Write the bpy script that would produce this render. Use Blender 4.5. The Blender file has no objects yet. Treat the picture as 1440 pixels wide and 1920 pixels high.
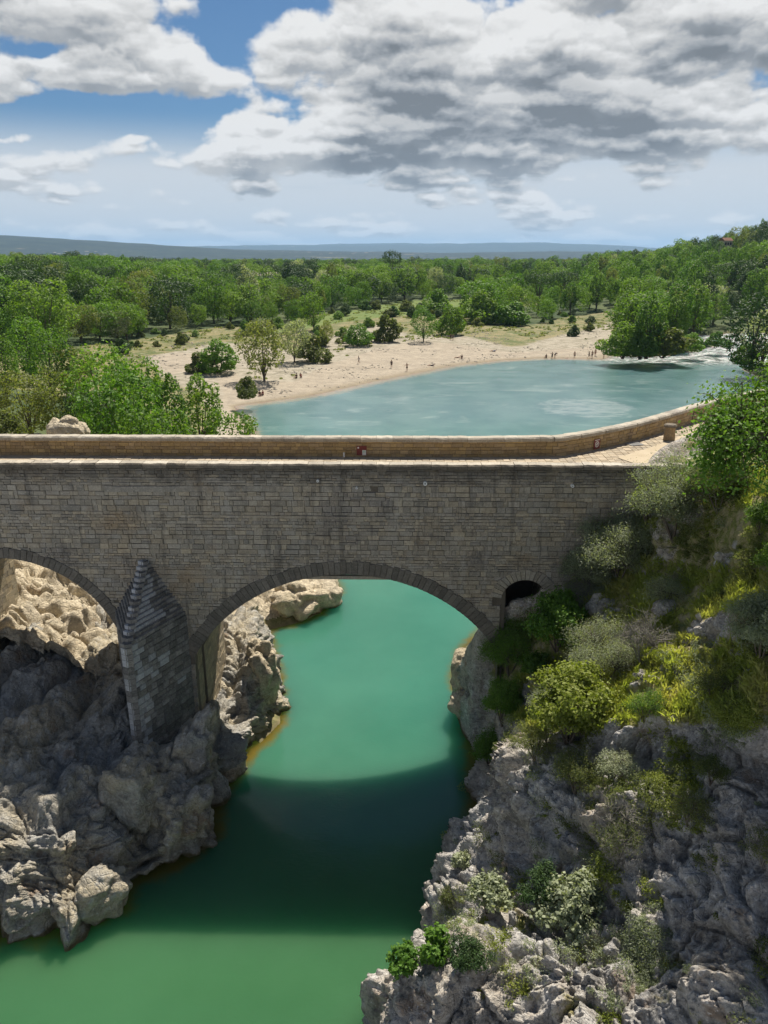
import bpy, math, random
import numpy as np
from mathutils import Vector, Matrix

D = bpy.data
SC = bpy.context.scene
COL = SC.collection
rad = math.radians

# ------------------------------------------------------------------ camera
CAMZ = 23.9
PITCH = rad(18.62)
cam_d = D.cameras.new("camera")
cam_d.sensor_fit = 'VERTICAL'
cam_d.sensor_height = 36.0
cam_d.lens = 27.0
cam_d.clip_start = 0.2
cam_d.clip_end = 60000
cam = D.objects.new("camera", cam_d)
COL.objects.link(cam)
cam.location = (0, 0, CAMZ)
cam.rotation_euler = (math.pi / 2 - PITCH, 0, 0)
SC.camera = cam

# ------------------------------------------------------------------ exposure and colour
SC.view_settings.view_transform = 'Standard'
SC.view_settings.look = 'None'
SC.view_settings.gamma = 1.0
SC.view_settings.use_curve_mapping = False
SC.view_settings.exposure = 0.68
SC.render.engine = 'CYCLES'
SC.cycles.max_bounces = 6
SC.cycles.diffuse_bounces = 3
SC.cycles.glossy_bounces = 3
SC.cycles.transmission_bounces = 4
SC.cycles.transparent_max_bounces = 8
SC.cycles.use_denoising = True
SC.cycles.sample_clamp_indirect = 6.0

# ------------------------------------------------------------------ sun
SUN_EL = rad(56.0)
SUN_AZ = rad(17.0)          # clockwise from +Y: behind the bridge, a little to the right
sun_d = D.lights.new("sun", 'SUN')
sun_d.energy = 5.0
sun_d.angle = rad(0.53)
sun_d.color = (1.0, 0.93, 0.82)
sun = D.objects.new("sun", sun_d)
COL.objects.link(sun)
sdir = Vector((math.sin(SUN_AZ) * math.cos(SUN_EL), math.cos(SUN_AZ) * math.cos(SUN_EL), math.sin(SUN_EL)))
sun.rotation_euler = (-sdir).to_track_quat('-Z', 'Y').to_euler()
sun.location = (40, 60, 120)


# ------------------------------------------------------------------ node helper
class NT:
    def __init__(self, tree):
        self.t = tree
        self.n = tree.nodes
        self.l = tree.links

    def new(self, typ, **kw):
        nd = self.n.new(typ)
        for k, v in kw.items():
            setattr(nd, k, v)
        return nd

    def put(self, sock, v):
        if v is None:
            return
        if isinstance(v, bpy.types.NodeSocket):
            self.l.new(v, sock)
        else:
            try:
                sock.default_value = v
            except Exception:
                if hasattr(v, '__len__') and len(v) == 3:
                    sock.default_value = (*v, 1.0)
                else:
                    sock.default_value = (v, v, v)

    def m(self, op, a, b=None, c=None, clamp=False):
        nd = self.new('ShaderNodeMath', operation=op, use_clamp=clamp)
        self.put(nd.inputs[0], a)
        self.put(nd.inputs[1], b)
        if c is not None:
            self.put(nd.inputs[2], c)
        return nd.outputs[0]

    def v(self, op, a, b=None):
        nd = self.new('ShaderNodeVectorMath', operation=op)
        self.put(nd.inputs[0], a)
        if op == 'SCALE':
            self.put(nd.inputs['Scale'], b)
            return nd.outputs[0]
        self.put(nd.inputs[1], b)
        return nd.outputs[1] if op in ('LENGTH', 'DOT_PRODUCT', 'DISTANCE') else nd.outputs[0]

    def xyz(self, v):
        nd = self.new('ShaderNodeSeparateXYZ')
        self.put(nd.inputs[0], v)
        return nd.outputs

    def comb(self, x, y, z):
        nd = self.new('ShaderNodeCombineXYZ')
        self.put(nd.inputs[0], x)
        self.put(nd.inputs[1], y)
        self.put(nd.inputs[2], z)
        return nd.outputs[0]

    def noise(self, vec, scale, detail=4, rough=0.55, dist=0.0, out=0, lac=2.0):
        nd = self.new('ShaderNodeTexNoise')
        nd.noise_dimensions = '3D'
        self.put(nd.inputs['Vector'], vec)
        nd.inputs['Scale'].default_value = scale
        nd.inputs['Detail'].default_value = detail
        nd.inputs['Roughness'].default_value = rough
        nd.inputs['Lacunarity'].default_value = lac
        nd.inputs['Distortion'].default_value = dist
        return nd.outputs[out]

    def voro(self, vec, scale, feature='F1', rnd=1.0, out='Distance'):
        nd = self.new('ShaderNodeTexVoronoi', feature=feature)
        self.put(nd.inputs['Vector'], vec)
        nd.inputs['Scale'].default_value = scale
        nd.inputs['Randomness'].default_value = rnd
        return nd.outputs[out]

    def ramp(self, f, stops, interp='LINEAR'):
        nd = self.new('ShaderNodeValToRGB')
        cr = nd.color_ramp
        cr.interpolation = interp
        while len(cr.elements) < len(stops):
            cr.elements.new(0.5)
        for e, (p, c) in zip(cr.elements, stops):
            e.position = p
            e.color = (c, c, c, 1) if isinstance(c, (int, float)) else (*c, 1)
        self.put(nd.inputs[0], f)
        return nd.outputs[0]

    def mix(self, f, a, b, mode='MIX', clamp=False):
        nd = self.new('ShaderNodeMix', data_type='RGBA', blend_type=mode)
        nd.clamp_result = clamp
        self.put(nd.inputs[0], f)
        for s, val in ((nd.inputs[6], a), (nd.inputs[7], b)):
            if isinstance(val, (int, float)):
                val = (val, val, val, 1)
            elif not isinstance(val, bpy.types.NodeSocket):
                val = (*val[:3], 1)
            self.put(s, val)
        return nd.outputs[2]

    def sstep(self, x, lo, hi, a=0.0, b=1.0):
        nd = self.new('ShaderNodeMapRange', interpolation_type='SMOOTHSTEP')
        self.put(nd.inputs[0], x)
        nd.inputs[1].default_value = lo
        nd.inputs[2].default_value = hi
        nd.inputs[3].default_value = a
        nd.inputs[4].default_value = b
        return nd.outputs[0]

    def attr(self, name, out='Fac'):
        nd = self.new('ShaderNodeAttribute')
        nd.attribute_name = name
        return nd.outputs[out]


# ------------------------------------------------------------------ sky: Nishita blue with a deck of broken cumulus
world = D.worlds.new("World")
SC.world = world
world.use_nodes = True
wt = NT(world.node_tree)
wt.n.clear()
wout = wt.new('ShaderNodeOutputWorld')
wbg = wt.new('ShaderNodeBackground')
SKY_STRENGTH = 0.050
wbg.inputs[1].default_value = SKY_STRENGTH
wt.l.new(wbg.outputs[0], wout.inputs[0])
sky = wt.new('ShaderNodeTexSky', sky_type='NISHITA')
sky.sun_disc = False
sky.sun_elevation = SUN_EL
sky.sun_rotation = SUN_AZ
sky.altitude = 100
sky.air_density = 1.0
sky.dust_density = 0.6
sky.ozone_density = 2.2
tc = wt.new('ShaderNodeTexCoord')
dirv = wt.v('NORMALIZE', tc.outputs['Generated'])
sx, sy, sz = wt.xyz(dirv)
szc = wt.m('MAXIMUM', sz, 0.0)


wobn = wt.noise(dirv, 26.0, 3, 0.6, out=1)


def cloud_field(dz, det=10):
    """cloud density (about 0..1) of the sky, looked up dz further up"""
    z = wt.m('ADD', szc, dz)
    s = wt.m('DIVIDE', 1.0, wt.m('ADD', z, 0.30))
    h = wt.m('LOGARITHM', wt.m('ADD', z, 0.07), math.e)
    p = wt.comb(wt.m('MULTIPLY', sx, s), wt.m('MULTIPLY', sy, s), wt.m('MULTIPLY', h, 0.55))
    big = wt.noise(p, 1.7, 2, 0.5)
    fine = wt.noise(wt.v('ADD', p, (3.1, 7.7, 1.3)), 2.35, det, 0.57, 0.1)
    # cauliflower heads
    pw = wt.v('ADD', p, wt.v('SCALE', wobn, 0.12))
    v = wt.voro(pw, 4.2, 'F1')
    v2 = wt.voro(pw, 10.0, 'F1')
    puff = wt.m('ADD', wt.m('MULTIPLY', wt.m('SUBTRACT', 0.42, v), 0.50), wt.m('MULTIPLY', wt.m('SUBTRACT', 0.42, v2), 0.20))
    n = wt.m('ADD', wt.m('ADD', wt.m('MULTIPLY', big, 0.45), wt.m('MULTIPLY', fine, 0.82)), puff)
    return n, z, p


# shape of today's cloud deck: (azimuth tangent, elevation tangent, width, height, weight)
BLOBS = [
    (-0.175, 0.228, 0.085, 0.045, -0.62),
    (-0.13, 0.285, 0.030, 0.03, -0.30),
    (-0.36, 0.146, 0.235, 0.026, -0.60),
    (-0.20, 0.150, 0.10, 0.020, -0.16),
    (0.145, 0.300, 0.060, 0.022, -0.62),
    (0.50, 0.190, 0.032, 0.018, -0.30),
    (-0.385, 0.215, 0.026, 0.007, -0.26),
    (-0.40, 0.250, 0.17, 0.050, 0.34),
    (-0.22, 0.185, 0.09, 0.018, 0.22),
    (0.22, 0.195, 0.38, 0.085, 0.44),
    (-0.10, 0.125, 0.16, 0.028, 0.30),
    (-0.47, 0.132, 0.06, 0.007, 0.42),
    (0.00, 0.055, 0.60, 0.022, -0.14),
]
az = wt.m('DIVIDE', sx, wt.m('MAXIMUM', sy, 0.05))
el = wt.m('DIVIDE', szc, wt.m('MAXIMUM', sy, 0.05))
wob = wt.noise(dirv, 9.0, 5, 0.6, out=1)
wx, wy, wz = wt.xyz(wt.v('SUBTRACT', wob, (0.5, 0.5, 0.5)))
azw = wt.m('ADD', az, wt.m('MULTIPLY', wx, 0.12))
elw0 = wt.m('ADD', el, wt.m('MULTIPLY', wy, 0.05))


def blob_sum(dz):
    e2 = wt.m('ADD', elw0, dz)
    tot = None
    for (a, e, w, h, k) in BLOBS:
        dx = wt.m('DIVIDE', wt.m('SUBTRACT', azw, a), w)
        dy = wt.m('DIVIDE', wt.m('SUBTRACT', e2, e), h)
        r2 = wt.m('ADD', wt.m('MULTIPLY', dx, dx), wt.m('MULTIPLY', dy, dy))
        g = wt.m('MULTIPLY', wt.m('EXPONENT', wt.m('MULTIPLY', r2, -0.8)), k)
        tot = g if tot is None else wt.m('ADD', tot, g)
    front = wt.sstep(sy, 0.15, 0.5)
    return wt.m('MULTIPLY', tot, front)


n0, z0, p0 = cloud_field(0.0)
n1, z1, p1 = cloud_field(0.007, 10)
n2, z2, p2 = cloud_field(0.035, 4)
b0 = blob_sum(0.0)
b1 = blob_sum(0.008)
b2 = blob_sum(0.038)
base = wt.m('SUBTRACT', -0.52, wt.m('MULTIPLY', wt.sstep(szc, 0.32, 0.85), 0.16))  # cloud cover thinned overhead, out of view, to cut sky fill in shade
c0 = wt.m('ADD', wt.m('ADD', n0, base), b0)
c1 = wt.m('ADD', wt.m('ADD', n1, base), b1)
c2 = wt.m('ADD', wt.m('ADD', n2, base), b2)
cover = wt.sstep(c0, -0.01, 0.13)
# the sun stands high: what has much cloud above it is grey, heads and thin edges are white
thick = wt.sstep(wt.m('ADD', wt.m('MULTIPLY', c1, 0.35), wt.m('MULTIPLY', c2, 0.65)), 0.0, 0.62)
rel = wt.m('SUBTRACT', c0, c1)
rel = wt.m('MINIMUM', wt.m('MAXIMUM', rel, -0.07), 0.09)
lum = wt.m('SUBTRACT', 0.97, wt.m('MULTIPLY', thick, 0.54))
lum = wt.m('ADD', lum, wt.m('MULTIPLY', rel, 3.2))
lum = wt.m('MAXIMUM', lum, 0.27)
lum = wt.m('MINIMUM', lum, 1.12)
ccol = wt.mix(wt.sstep(lum, 0.30, 0.85), (0.90, 0.95, 1.0), (1.0, 0.99, 0.97))
CLOUD = 9.5
ccol = wt.v('SCALE', ccol, wt.m('MULTIPLY', lum, CLOUD))
# thin high veil low down: whitish, streaky
zz = wt.m('ADD', szc, 0.02)
veilp = wt.comb(wt.m('MULTIPLY', sx, 2.0), wt.m('MULTIPLY', sy, 2.0), wt.m('MULTIPLY', szc, 26.0))
veil = wt.sstep(wt.noise(veilp, 1.3, 8, 0.6, 0.3), 0.12, 0.45)
veilm = wt.m('MULTIPLY', wt.m('ADD', 0.45, wt.m('MULTIPLY', veil, 0.55)), wt.sstep(szc, 0.155, 0.085))
veilm = wt.m('MULTIPLY', veilm, 0.92)
skyc = wt.v('MULTIPLY', sky.outputs[0], (0.40, 0.61, 0.80))
sky1 = wt.mix(veilm, skyc, (8.6, 8.9, 9.2))
# row of small distant cumulus near the horizon
lowp = wt.comb(wt.m('MULTIPLY', sx, 9.0), wt.m('MULTIPLY', sy, 9.0), wt.m('MULTIPLY', szc, 34.0))
low = wt.noise(lowp, 1.5, 9, 0.58)
band = wt.m('MULTIPLY', wt.sstep(szc, 0.004, 0.012), wt.sstep(szc, 0.050, 0.026))
lowm = wt.m('MULTIPLY', wt.sstep(low, 0.50, 0.60), band)
sky2 = wt.mix(wt.m('MULTIPLY', lowm, 0.8), sky1, (8.6, 8.8, 9.0))
fin = wt.mix(cover, sky2, ccol)
wt.l.new(fin, wbg.inputs[0])
world.cycles.sampling_method = 'MANUAL'
world.cycles.sample_map_resolution = 512


# ------------------------------------------------------------------ numeric helpers
def hashf(ix, iy, iz, seed):
    h = (ix * 374761393 + iy * 668265263 + iz * 2147483647 + seed * 1274126177) & 0xFFFFFFFF
    h = ((h ^ (h >> 13)) * 1274126177) & 0xFFFFFFFF
    h = ((h ^ (h >> 16)) * 2246822519) & 0xFFFFFFFF
    return (h ^ (h >> 15)) & 0xFFFFFFFF


def noise3(p, seed=0):
    """gradient-like value noise, -1..1, p is (n,3)"""
    pf = np.floor(p)
    i = pf.astype(np.int64)
    f = p - pf
    u = f * f * f * (f * (f * 6 - 15) + 10)
    res = np.zeros(len(p))
    for dx in (0, 1):
        for dy in (0, 1):
            for dz in (0, 1):
                h = hashf(i[:, 0] + dx, i[:, 1] + dy, i[:, 2] + dz, seed)
                gx = ((h & 1023) / 511.5 - 1)
                gy = (((h >> 10) & 1023) / 511.5 - 1)
                gz = (((h >> 20) & 1023) / 511.5 - 1)
                d = gx * (f[:, 0] - dx) + gy * (f[:, 1] - dy) + gz * (f[:, 2] - dz)
                w = (u[:, 0] if dx else 1 - u[:, 0]) * (u[:, 1] if dy else 1 - u[:, 1]) * (u[:, 2] if dz else 1 - u[:, 2])
                res += w * d
    return res * 1.4


def fbm(p, octv=4, seed=0, gain=0.5, lac=2.03):
    a, s, tot = 1.0, np.zeros(len(p)), 0
    for o in range(octv):
        s += a * noise3(p, seed + o * 17)
        tot += a
        a *= gain
        p = p * lac + 5.3
    return s / tot


def ridged(p, octv=4, seed=0, gain=0.55):
    a, s, tot = 1.0, np.zeros(len(p)), 0
    for o in range(octv):
        s += a * (1 - 2.2 * np.abs(noise3(p, seed + o * 13)))
        tot += a
        a *= gain
        p = p * 2.07 + 3.1
    return s / tot


def billow(p, octv=3, seed=0, gain=0.45):
    """rounded lumps parted by creases, about -0.5..0.5"""
    a, s, tot = 1.0, np.zeros(len(p)), 0
    for o in range(octv):
        s += a * (2.4 * np.abs(noise3(p, seed + o * 13)) - 0.5)
        tot += a
        a *= gain
        p = p * 2.1 + 3.1
    return s / tot


def worley(p, seed=0):
    """distance to nearest and second nearest feature point"""
    pf = np.floor(p)
    i = pf.astype(np.int64)
    f = p - pf
    d1 = np.full(len(p), 9.0)
    d2 = np.full(len(p), 9.0)
    idn = np.zeros(len(p))
    for dx in (-1, 0, 1):
        for dy in (-1, 0, 1):
            for dz in (-1, 0, 1):
                h = hashf(i[:, 0] + dx, i[:, 1] + dy, i[:, 2] + dz, seed)
                ox = (h & 1023) / 1023.0
                oy = ((h >> 10) & 1023) / 1023.0
                oz = ((h >> 20) & 1023) / 1023.0
                d = np.sqrt((dx + ox - f[:, 0]) ** 2 + (dy + oy - f[:, 1]) ** 2 + (dz + oz - f[:, 2]) ** 2)
                m = d < d1
                d2 = np.where(m, d1, np.minimum(d2, d))
                idn = np.where(m, ox, idn)
                d1 = np.where(m, d, d1)
    return d1, d2, idn


def smooth(x, a, b):
    t = np.clip((x - a) / (b - a), 0, 1)
    return t * t * (3 - 2 * t)


F = 1440.0


def row_tan(py):
    return math.tan(math.atan((py - 960) / F) + PITCH)


def W(px, py, z=None, Y=None):
    """the place on level z (or at distance Y ahead) that lies in this direction from the viewpoint"""
    t = row_tan(py)
    if Y is None:
        Y = (CAMZ - z) / t
    else:
        z = CAMZ - Y * t
    dep = Y * math.cos(PITCH) + (CAMZ - z) * math.sin(PITCH)
    return ((px - 720) / F * dep, Y, z)


def proj(x, y, z):
    dep = y * math.cos(PITCH) + (CAMZ - z) * math.sin(PITCH)
    # camera-space up component: forward=(0,cosP,-sinP), up=(0,sinP,cosP)
    up = y * math.sin(PITCH) + (z - CAMZ) * math.cos(PITCH)
    return 720 + F * x / dep, 960 - F * up / dep


def tag(o, label=None, cat=None, group=None, kind=None):
    if label:
        o['label'] = label
    if cat:
        o['category'] = cat
    if group:
        o['group'] = group
    if kind:
        o['kind'] = kind
    return o


def link(o, parent=None):
    COL.objects.link(o)
    if parent is not None:
        o.parent = parent
    return o


def empty(name, loc=(0, 0, 0), rz=0.0):
    o = D.objects.new(name, None)
    o.empty_display_size = 0.3
    COL.objects.link(o)
    o.location = loc
    o.rotation_euler = (0, 0, rz)
    return o


def make_mesh(name, verts, faces, mats=(), smooth_=False, midx=None):
    """verts (n,3); faces (m,k) array or list of tuples"""
    me = D.meshes.new(name)
    verts = np.asarray(verts, dtype=np.float32)
    if isinstance(faces, np.ndarray):
        k = faces.shape[1]
        nf = len(faces)
        me.vertices.add(len(verts))
        me.vertices.foreach_set('co', verts.ravel())
        me.loops.add(nf * k)
        me.loops.foreach_set('vertex_index', faces.astype(np.int32).ravel())
        me.polygons.add(nf)
        me.polygons.foreach_set('loop_start', np.arange(0, nf * k, k, dtype=np.int32))
        try:
            me.polygons.foreach_set('loop_total', np.full(nf, k, dtype=np.int32))
        except Exception:
            pass
        me.update(calc_edges=True)
    else:
        me.from_pydata([tuple(map(float, v)) for v in verts], [], [tuple(f) for f in faces])
        me.update()
    for m in mats:
        me.materials.append(m)
    if midx is not None:
        me.polygons.foreach_set('material_index', np.asarray(midx, dtype=np.int32))
    me.polygons.foreach_set('use_smooth', np.full(len(me.polygons), bool(smooth_)))
    me.update()
    return me


def add_attr(me, name, vals, domain='POINT'):
    a = me.attributes.new(name, 'FLOAT', domain)
    a.data.foreach_set('value', np.asarray(vals, dtype=np.float32))


def mesh_obj(name, me, parent=None, loc=None):
    o = D.objects.new(name, me)
    link(o, parent)
    if loc is not None:
        o.location = loc
    return o


def grid_faces(nr, nc, flip=False):
    r = np.arange(nr - 1)[:, None]
    c = np.arange(nc - 1)[None, :]
    a = (r * nc + c).ravel()
    q = np.stack([a, a + 1, a + nc + 1, a + nc], 1)
    return q[:, ::-1] if flip else q


class MB:
    """collects boxes, tubes and prisms into one mesh"""

    def __init__(self):
        self.v = []
        self.f = []
        self.mi = []
        self.r = []

    def add(self, vs, fs, mi=0, rnd=0.0):
        b = len(self.v)
        self.v.extend(vs)
        for f in fs:
            self.f.append(tuple(b + i for i in f))
            self.mi.append(mi)
            self.r.append(rnd)

    def box(self, x0, x1, y0, y1, z0, z1, mi=0, rnd=0.0):
        vs = [(x0, y0, z0), (x1, y0, z0), (x1, y1, z0), (x0, y1, z0), (x0, y0, z1), (x1, y0, z1), (x1, y1, z1), (x0, y1, z1)]
        fs = [(0, 3, 2, 1), (4, 5, 6, 7), (0, 1, 5, 4), (1, 2, 6, 5), (2, 3, 7, 6), (3, 0, 4, 7)]
        self.add(vs, fs, mi, rnd)

    def tube(self, a, b, ra, rb, n=6, mi=0, cap=True, rnd=0.0):
        a, b = Vector(a), Vector(b)
        d = (b - a)
        if d.length < 1e-6:
            return
        d.normalize()
        u = d.orthogonal().normalized()
        w = d.cross(u)
        vs, fs = [], []
        for p, r in ((a, ra), (b, rb)):
            for i in range(n):
                t = 2 * math.pi * i / n
                vs.append(tuple(p + u * (r * math.cos(t)) + w * (r * math.sin(t))))
        for i in range(n):
            j = (i + 1) % n
            fs.append((i, j, n + j, n + i))
        if cap:
            fs.append(tuple(range(n - 1, -1, -1)))
            fs.append(tuple(range(n, 2 * n)))
        self.add(vs, fs, mi, rnd)

    def mesh(self, name, mats=(), smooth_=False, attr=False):
        me = make_mesh(name, self.v, self.f, mats, smooth_, self.mi if self.mi else None)
        if attr:
            add_attr(me, 'rnd', self.r, 'FACE')
        return me


def new_mat(name):
    m = D.materials.new(name)
    m.use_nodes = True
    t = NT(m.node_tree)
    b = t.n['Principled BSDF']
    b.inputs['Specular IOR Level'].default_value = 0.25
    return m, t, b


def geo_pos(t):
    return t.new('ShaderNodeNewGeometry').outputs['Position']


def bump(t, b, h, strength=0.5, dist=0.05):
    nd = t.new('ShaderNodeBump')
    nd.inputs['Strength'].default_value = strength
    nd.inputs['Distance'].default_value = dist
    t.put(nd.inputs['Height'], h)
    t.l.new(nd.outputs[0], b.inputs['Normal'])

# ================================================================== materials of the land
def mat_rock(name, warm, grey, soil=True, dark=0.35, grain=1.0):
    m, t, b = new_mat(name)
    P = geo_pos(t)
    n1 = t.noise(P, 0.28, 6, 0.6)
    n2 = t.noise(P, 1.7, 8, 0.66, 0.4)
    n3 = t.noise(P, 9.0, 6, 0.7)
    c = t.mix(t.sstep(n1, 0.36, 0.62), grey, warm)
    c = t.mix(t.sstep(n2, 0.50, 0.72), c, tuple(v * 1.45 for v in grey))
    c = t.mix(t.m('MULTIPLY', t.sstep(n2, 0.50, 0.30), 0.75), c, tuple(v * dark for v in grey))
    # lichen and iron stains
    st = t.noise(t.v('ADD', P, (40, 3, 9)), 0.7, 6, 0.6)
    c = t.mix(t.m('MULTIPLY', t.sstep(st, 0.58, 0.70), 0.55), c, (0.30, 0.17, 0.075))
    lich = t.noise(t.v('ADD', P, (9, 31, 2)), 0.5, 9, 0.72)
    c = t.mix(t.m('MULTIPLY', t.sstep(lich, 0.54, 0.62), 0.5 * grain), c, tuple(v * 0.34 for v in grey))
    c = t.mix(t.m('MULTIPLY', t.sstep(lich, 0.44, 0.36), 0.5), c, tuple(min(1, v * 1.6) for v in grey))
    c = t.mix(t.m('MULTIPLY', t.sstep(n3, 0.50, 0.64), 0.60 * grain), c, tuple(v * 0.38 for v in grey))
    c = t.mix(t.m('MULTIPLY', t.sstep(n3, 0.45, 0.33), 0.65), c, tuple(min(1, v * 1.9) for v in grey))
    pit = t.voro(t.v('ADD', P, t.v('SCALE', t.noise(P, 4, 3, 0.6, out=1), 0.3)), 7.0)
    c = t.mix(t.m('MULTIPLY', t.sstep(pit, 0.22, 0.05), 0.5 * grain), c, tuple(v * 0.25 for v in grey))
    # dark damp line by the water and algae
    z = t.xyz(P)[2]
    zw = t.m('ADD', z, t.m('MULTIPLY', n2, 0.5))
    c = t.mix(t.m('MULTIPLY', t.sstep(zw, 0.62, 0.34), 0.85), c, (0.13, 0.10, 0.025))
    if soil:
        s = t.attr('soil')
        sn = t.noise(P, 0.9, 7, 0.65)
        sc = t.ramp(t.noise(P, 3.3, 5, 0.6), [(0.30, (0.16, 0.20, 0.05)), (0.44, (0.27, 0.28, 0.08)), (0.54, (0.42, 0.37, 0.18)), (0.70, (0.50, 0.42, 0.27))])
        f = t.sstep(t.m('ADD', s, t.m('MULTIPLY', t.m('SUBTRACT', sn, 0.5), 1.4)), 0.42, 0.58)
        c = t.mix(f, c, sc)
    t.put(b.inputs['Base Color'], c)
    b.inputs['Roughness'].default_value = 0.92
    v1 = t.voro(P, 2.6, 'DISTANCE_TO_EDGE')
    hh = t.m('ADD', t.m('MULTIPLY', n2, 1.0), t.m('MULTIPLY', n3, 0.35))
    hh = t.m('ADD', hh, t.m('MULTIPLY', t.m('MINIMUM', v1, 0.08), 2.0))
    hh = t.m('ADD', hh, t.m('MULTIPLY', t.noise(P, 22, 5, 0.75), 0.25))
    hh = t.m('ADD', hh, t.m('MULTIPLY', t.m('MINIMUM', pit, 0.25), 0.9))
    bump(t, b, hh, 1.0, 0.30)
    return m


M_CLIFF = mat_rock("cliff_rock", (0.56, 0.49, 0.40), (0.51, 0.495, 0.47), dark=0.26)
M_BANK = mat_rock("bank_rock", (0.56, 0.48, 0.33), (0.38, 0.37, 0.34), dark=0.34, grain=0.6)

# plain, beach, meadow ground: zones come from the vertex attributes sand, rocky, green
m, t, b = new_mat("plain_ground")
P = geo_pos(t)
na = t.noise(P, 0.05, 7, 0.6)
nb = t.noise(P, 0.55, 7, 0.65)
nc = t.noise(P, 3.0, 4, 0.6)
sand = t.mix(t.sstep(nb, 0.35, 0.65), (0.36, 0.305, 0.23), (0.27, 0.23, 0.175))
sand = t.mix(t.m('MULTIPLY', t.sstep(nc, 0.5, 0.66), 0.5), sand, (0.22, 0.19, 0.15))
trk = t.noise(t.v('MULTIPLY', P, (0.25, 1.3, 1)), 0.35, 8, 0.65, 0.5)
sand = t.mix(t.m('MULTIPLY', t.sstep(trk, 0.52, 0.62), 0.45), sand, (0.24, 0.20, 0.15))
gravel = t.mix(t.sstep(nb, 0.40, 0.60), (0.34, 0.30, 0.235), (0.22, 0.195, 0.14))
nd_ = t.noise(P, 0.22, 6, 0.7)
dry = t.mix(t.sstep(nd_, 0.38, 0.60), (0.095, 0.115, 0.035), (0.25, 0.205, 0.105))
dry = t.mix(t.m('MULTIPLY', t.sstep(nb, 0.56, 0.68), 0.7), dry, (0.36, 0.31, 0.21))
dry = t.mix(t.m('MULTIPLY', t.sstep(nc, 0.45, 0.6), 0.55), dry, (0.055, 0.08, 0.022))
grn = t.mix(t.sstep(nb, 0.4, 0.6), (0.085, 0.135, 0.030), (0.14, 0.17, 0.045))
g = t.attr('sand')
zone = t.m('ADD', g, t.m('MULTIPLY', t.m('SUBTRACT', nb, 0.5), 0.55))
c = t.mix(t.sstep(zone, 0.42, 0.54), dry, gravel)
c = t.mix(t.sstep(zone, 0.66, 0.76), c, sand)
gm = t.attr('green')
c = t.mix(t.sstep(t.m('ADD', gm, t.m('MULTIPLY', t.m('SUBTRACT', nb, 0.5), 0.5)), 0.4, 0.6), c, grn)
wood = t.mix(t.sstep(na, 0.4, 0.6), (0.028, 0.050, 0.014), (0.07, 0.09, 0.03))
c = t.mix(t.sstep(t.attr('wood'), 0.35, 0.65), c, wood)
z = t.xyz(P)[2]
c = t.mix(t.m('MULTIPLY', t.sstep(z, 0.22, 0.02), 0.6), c, (0.17, 0.135, 0.075))
t.put(b.inputs['Base Color'], c)
b.inputs['Roughness'].default_value = 0.95
bump(t, b, t.m('ADD', nb, t.m('MULTIPLY', nc, 0.3)), 0.6, 0.25)
M_PLAIN = m
M_BANK2 = mat_rock("sunlit_bank_rock", (0.62, 0.52, 0.36), (0.58, 0.50, 0.37), dark=0.5, grain=0.45)  # bank rock made paler where sun falls: light put into the colour

# ================================================================== the river outline
RIVER = []
for px, py in [(527, 1355), (515, 1240), (500, 1182), (560, 1168), (600, 1150), (625, 1125), (637, 1105)]:
    RIVER.append(W(px, py, 0)[:2])
RIVER += [(-5.2, 60), (-9.0, 70), (-12.5, 82), (-15.5, 97), (-20, 110)]
for px, py in [(440, 762), (470, 757), (520, 751), (600, 739), (700, 716), (780, 700), (850, 686), (930, 677), (1020, 672), (1135, 674), (1142, 668), (1200, 669), (1262, 667), (1310, 655), (1345, 648), (1300, 640), (1285, 630), (1390, 624), (1700, 618)]:
    RIVER.append(W(px, py, 0)[:2])
RIVER += [(240, 255), (175, 225), (130, 205), (100, 190), (78, 168), (73, 140), (62, 108), (45, 74), (28, 60), (14, 52), (7.5, 47.5), (5.0, 43.5), (4.2, 40), (4.6, 36), (4.4, 30), (3.5, 25), (1.5, 21), (0.5, 17), (0, 10), (0, -5), (-16, -5), (-16, 18)]
for px, py in [(0, 1755), (120, 1750), (225, 1702), (250, 1650), (330, 1625), (400, 1565), (410, 1500), (462, 1420)]:
    RIVER.append(W(px, py, 0)[:2])
RIVER = np.array(RIVER)


def poly_dist(pts, poly):
    """distance to outline, inside mask, index of nearest edge"""
    n = len(poly)
    best = np.full(len(pts), 1e9)
    idx = np.zeros(len(pts), int)
    inside = np.zeros(len(pts), bool)
    x, y = pts[:, 0], pts[:, 1]
    for i in range(n):
        a, b_ = poly[i], poly[(i + 1) % n]
        ab = b_ - a
        tt = np.clip(((x - a[0]) * ab[0] + (y - a[1]) * ab[1]) / (ab @ ab + 1e-9), 0, 1)
        d = np.hypot(x - a[0] - tt * ab[0], y - a[1] - tt * ab[1])
        mm = d < best
        best[mm] = d[mm]
        idx[mm] = i
        cond = ((a[1] > y) != (b_[1] > y))
        xi = a[0] + (y - a[1]) * ab[0] / (ab[1] if abs(ab[1]) > 1e-9 else 1e-9)
        inside ^= cond & (x < xi)
    return best, inside, idx


def in_poly(px, py, poly):
    pts = np.stack([np.atleast_1d(px), np.atleast_1d(py)], 1).astype(float)
    return poly_dist(pts, np.array(poly, float))[1]


# open ground (no woods), outlined on level 3 m as the eye sees it
def gpoly(pix, z=3.0):
    return np.array([W(a, b_, z)[:2] for a, b_ in pix])


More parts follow.
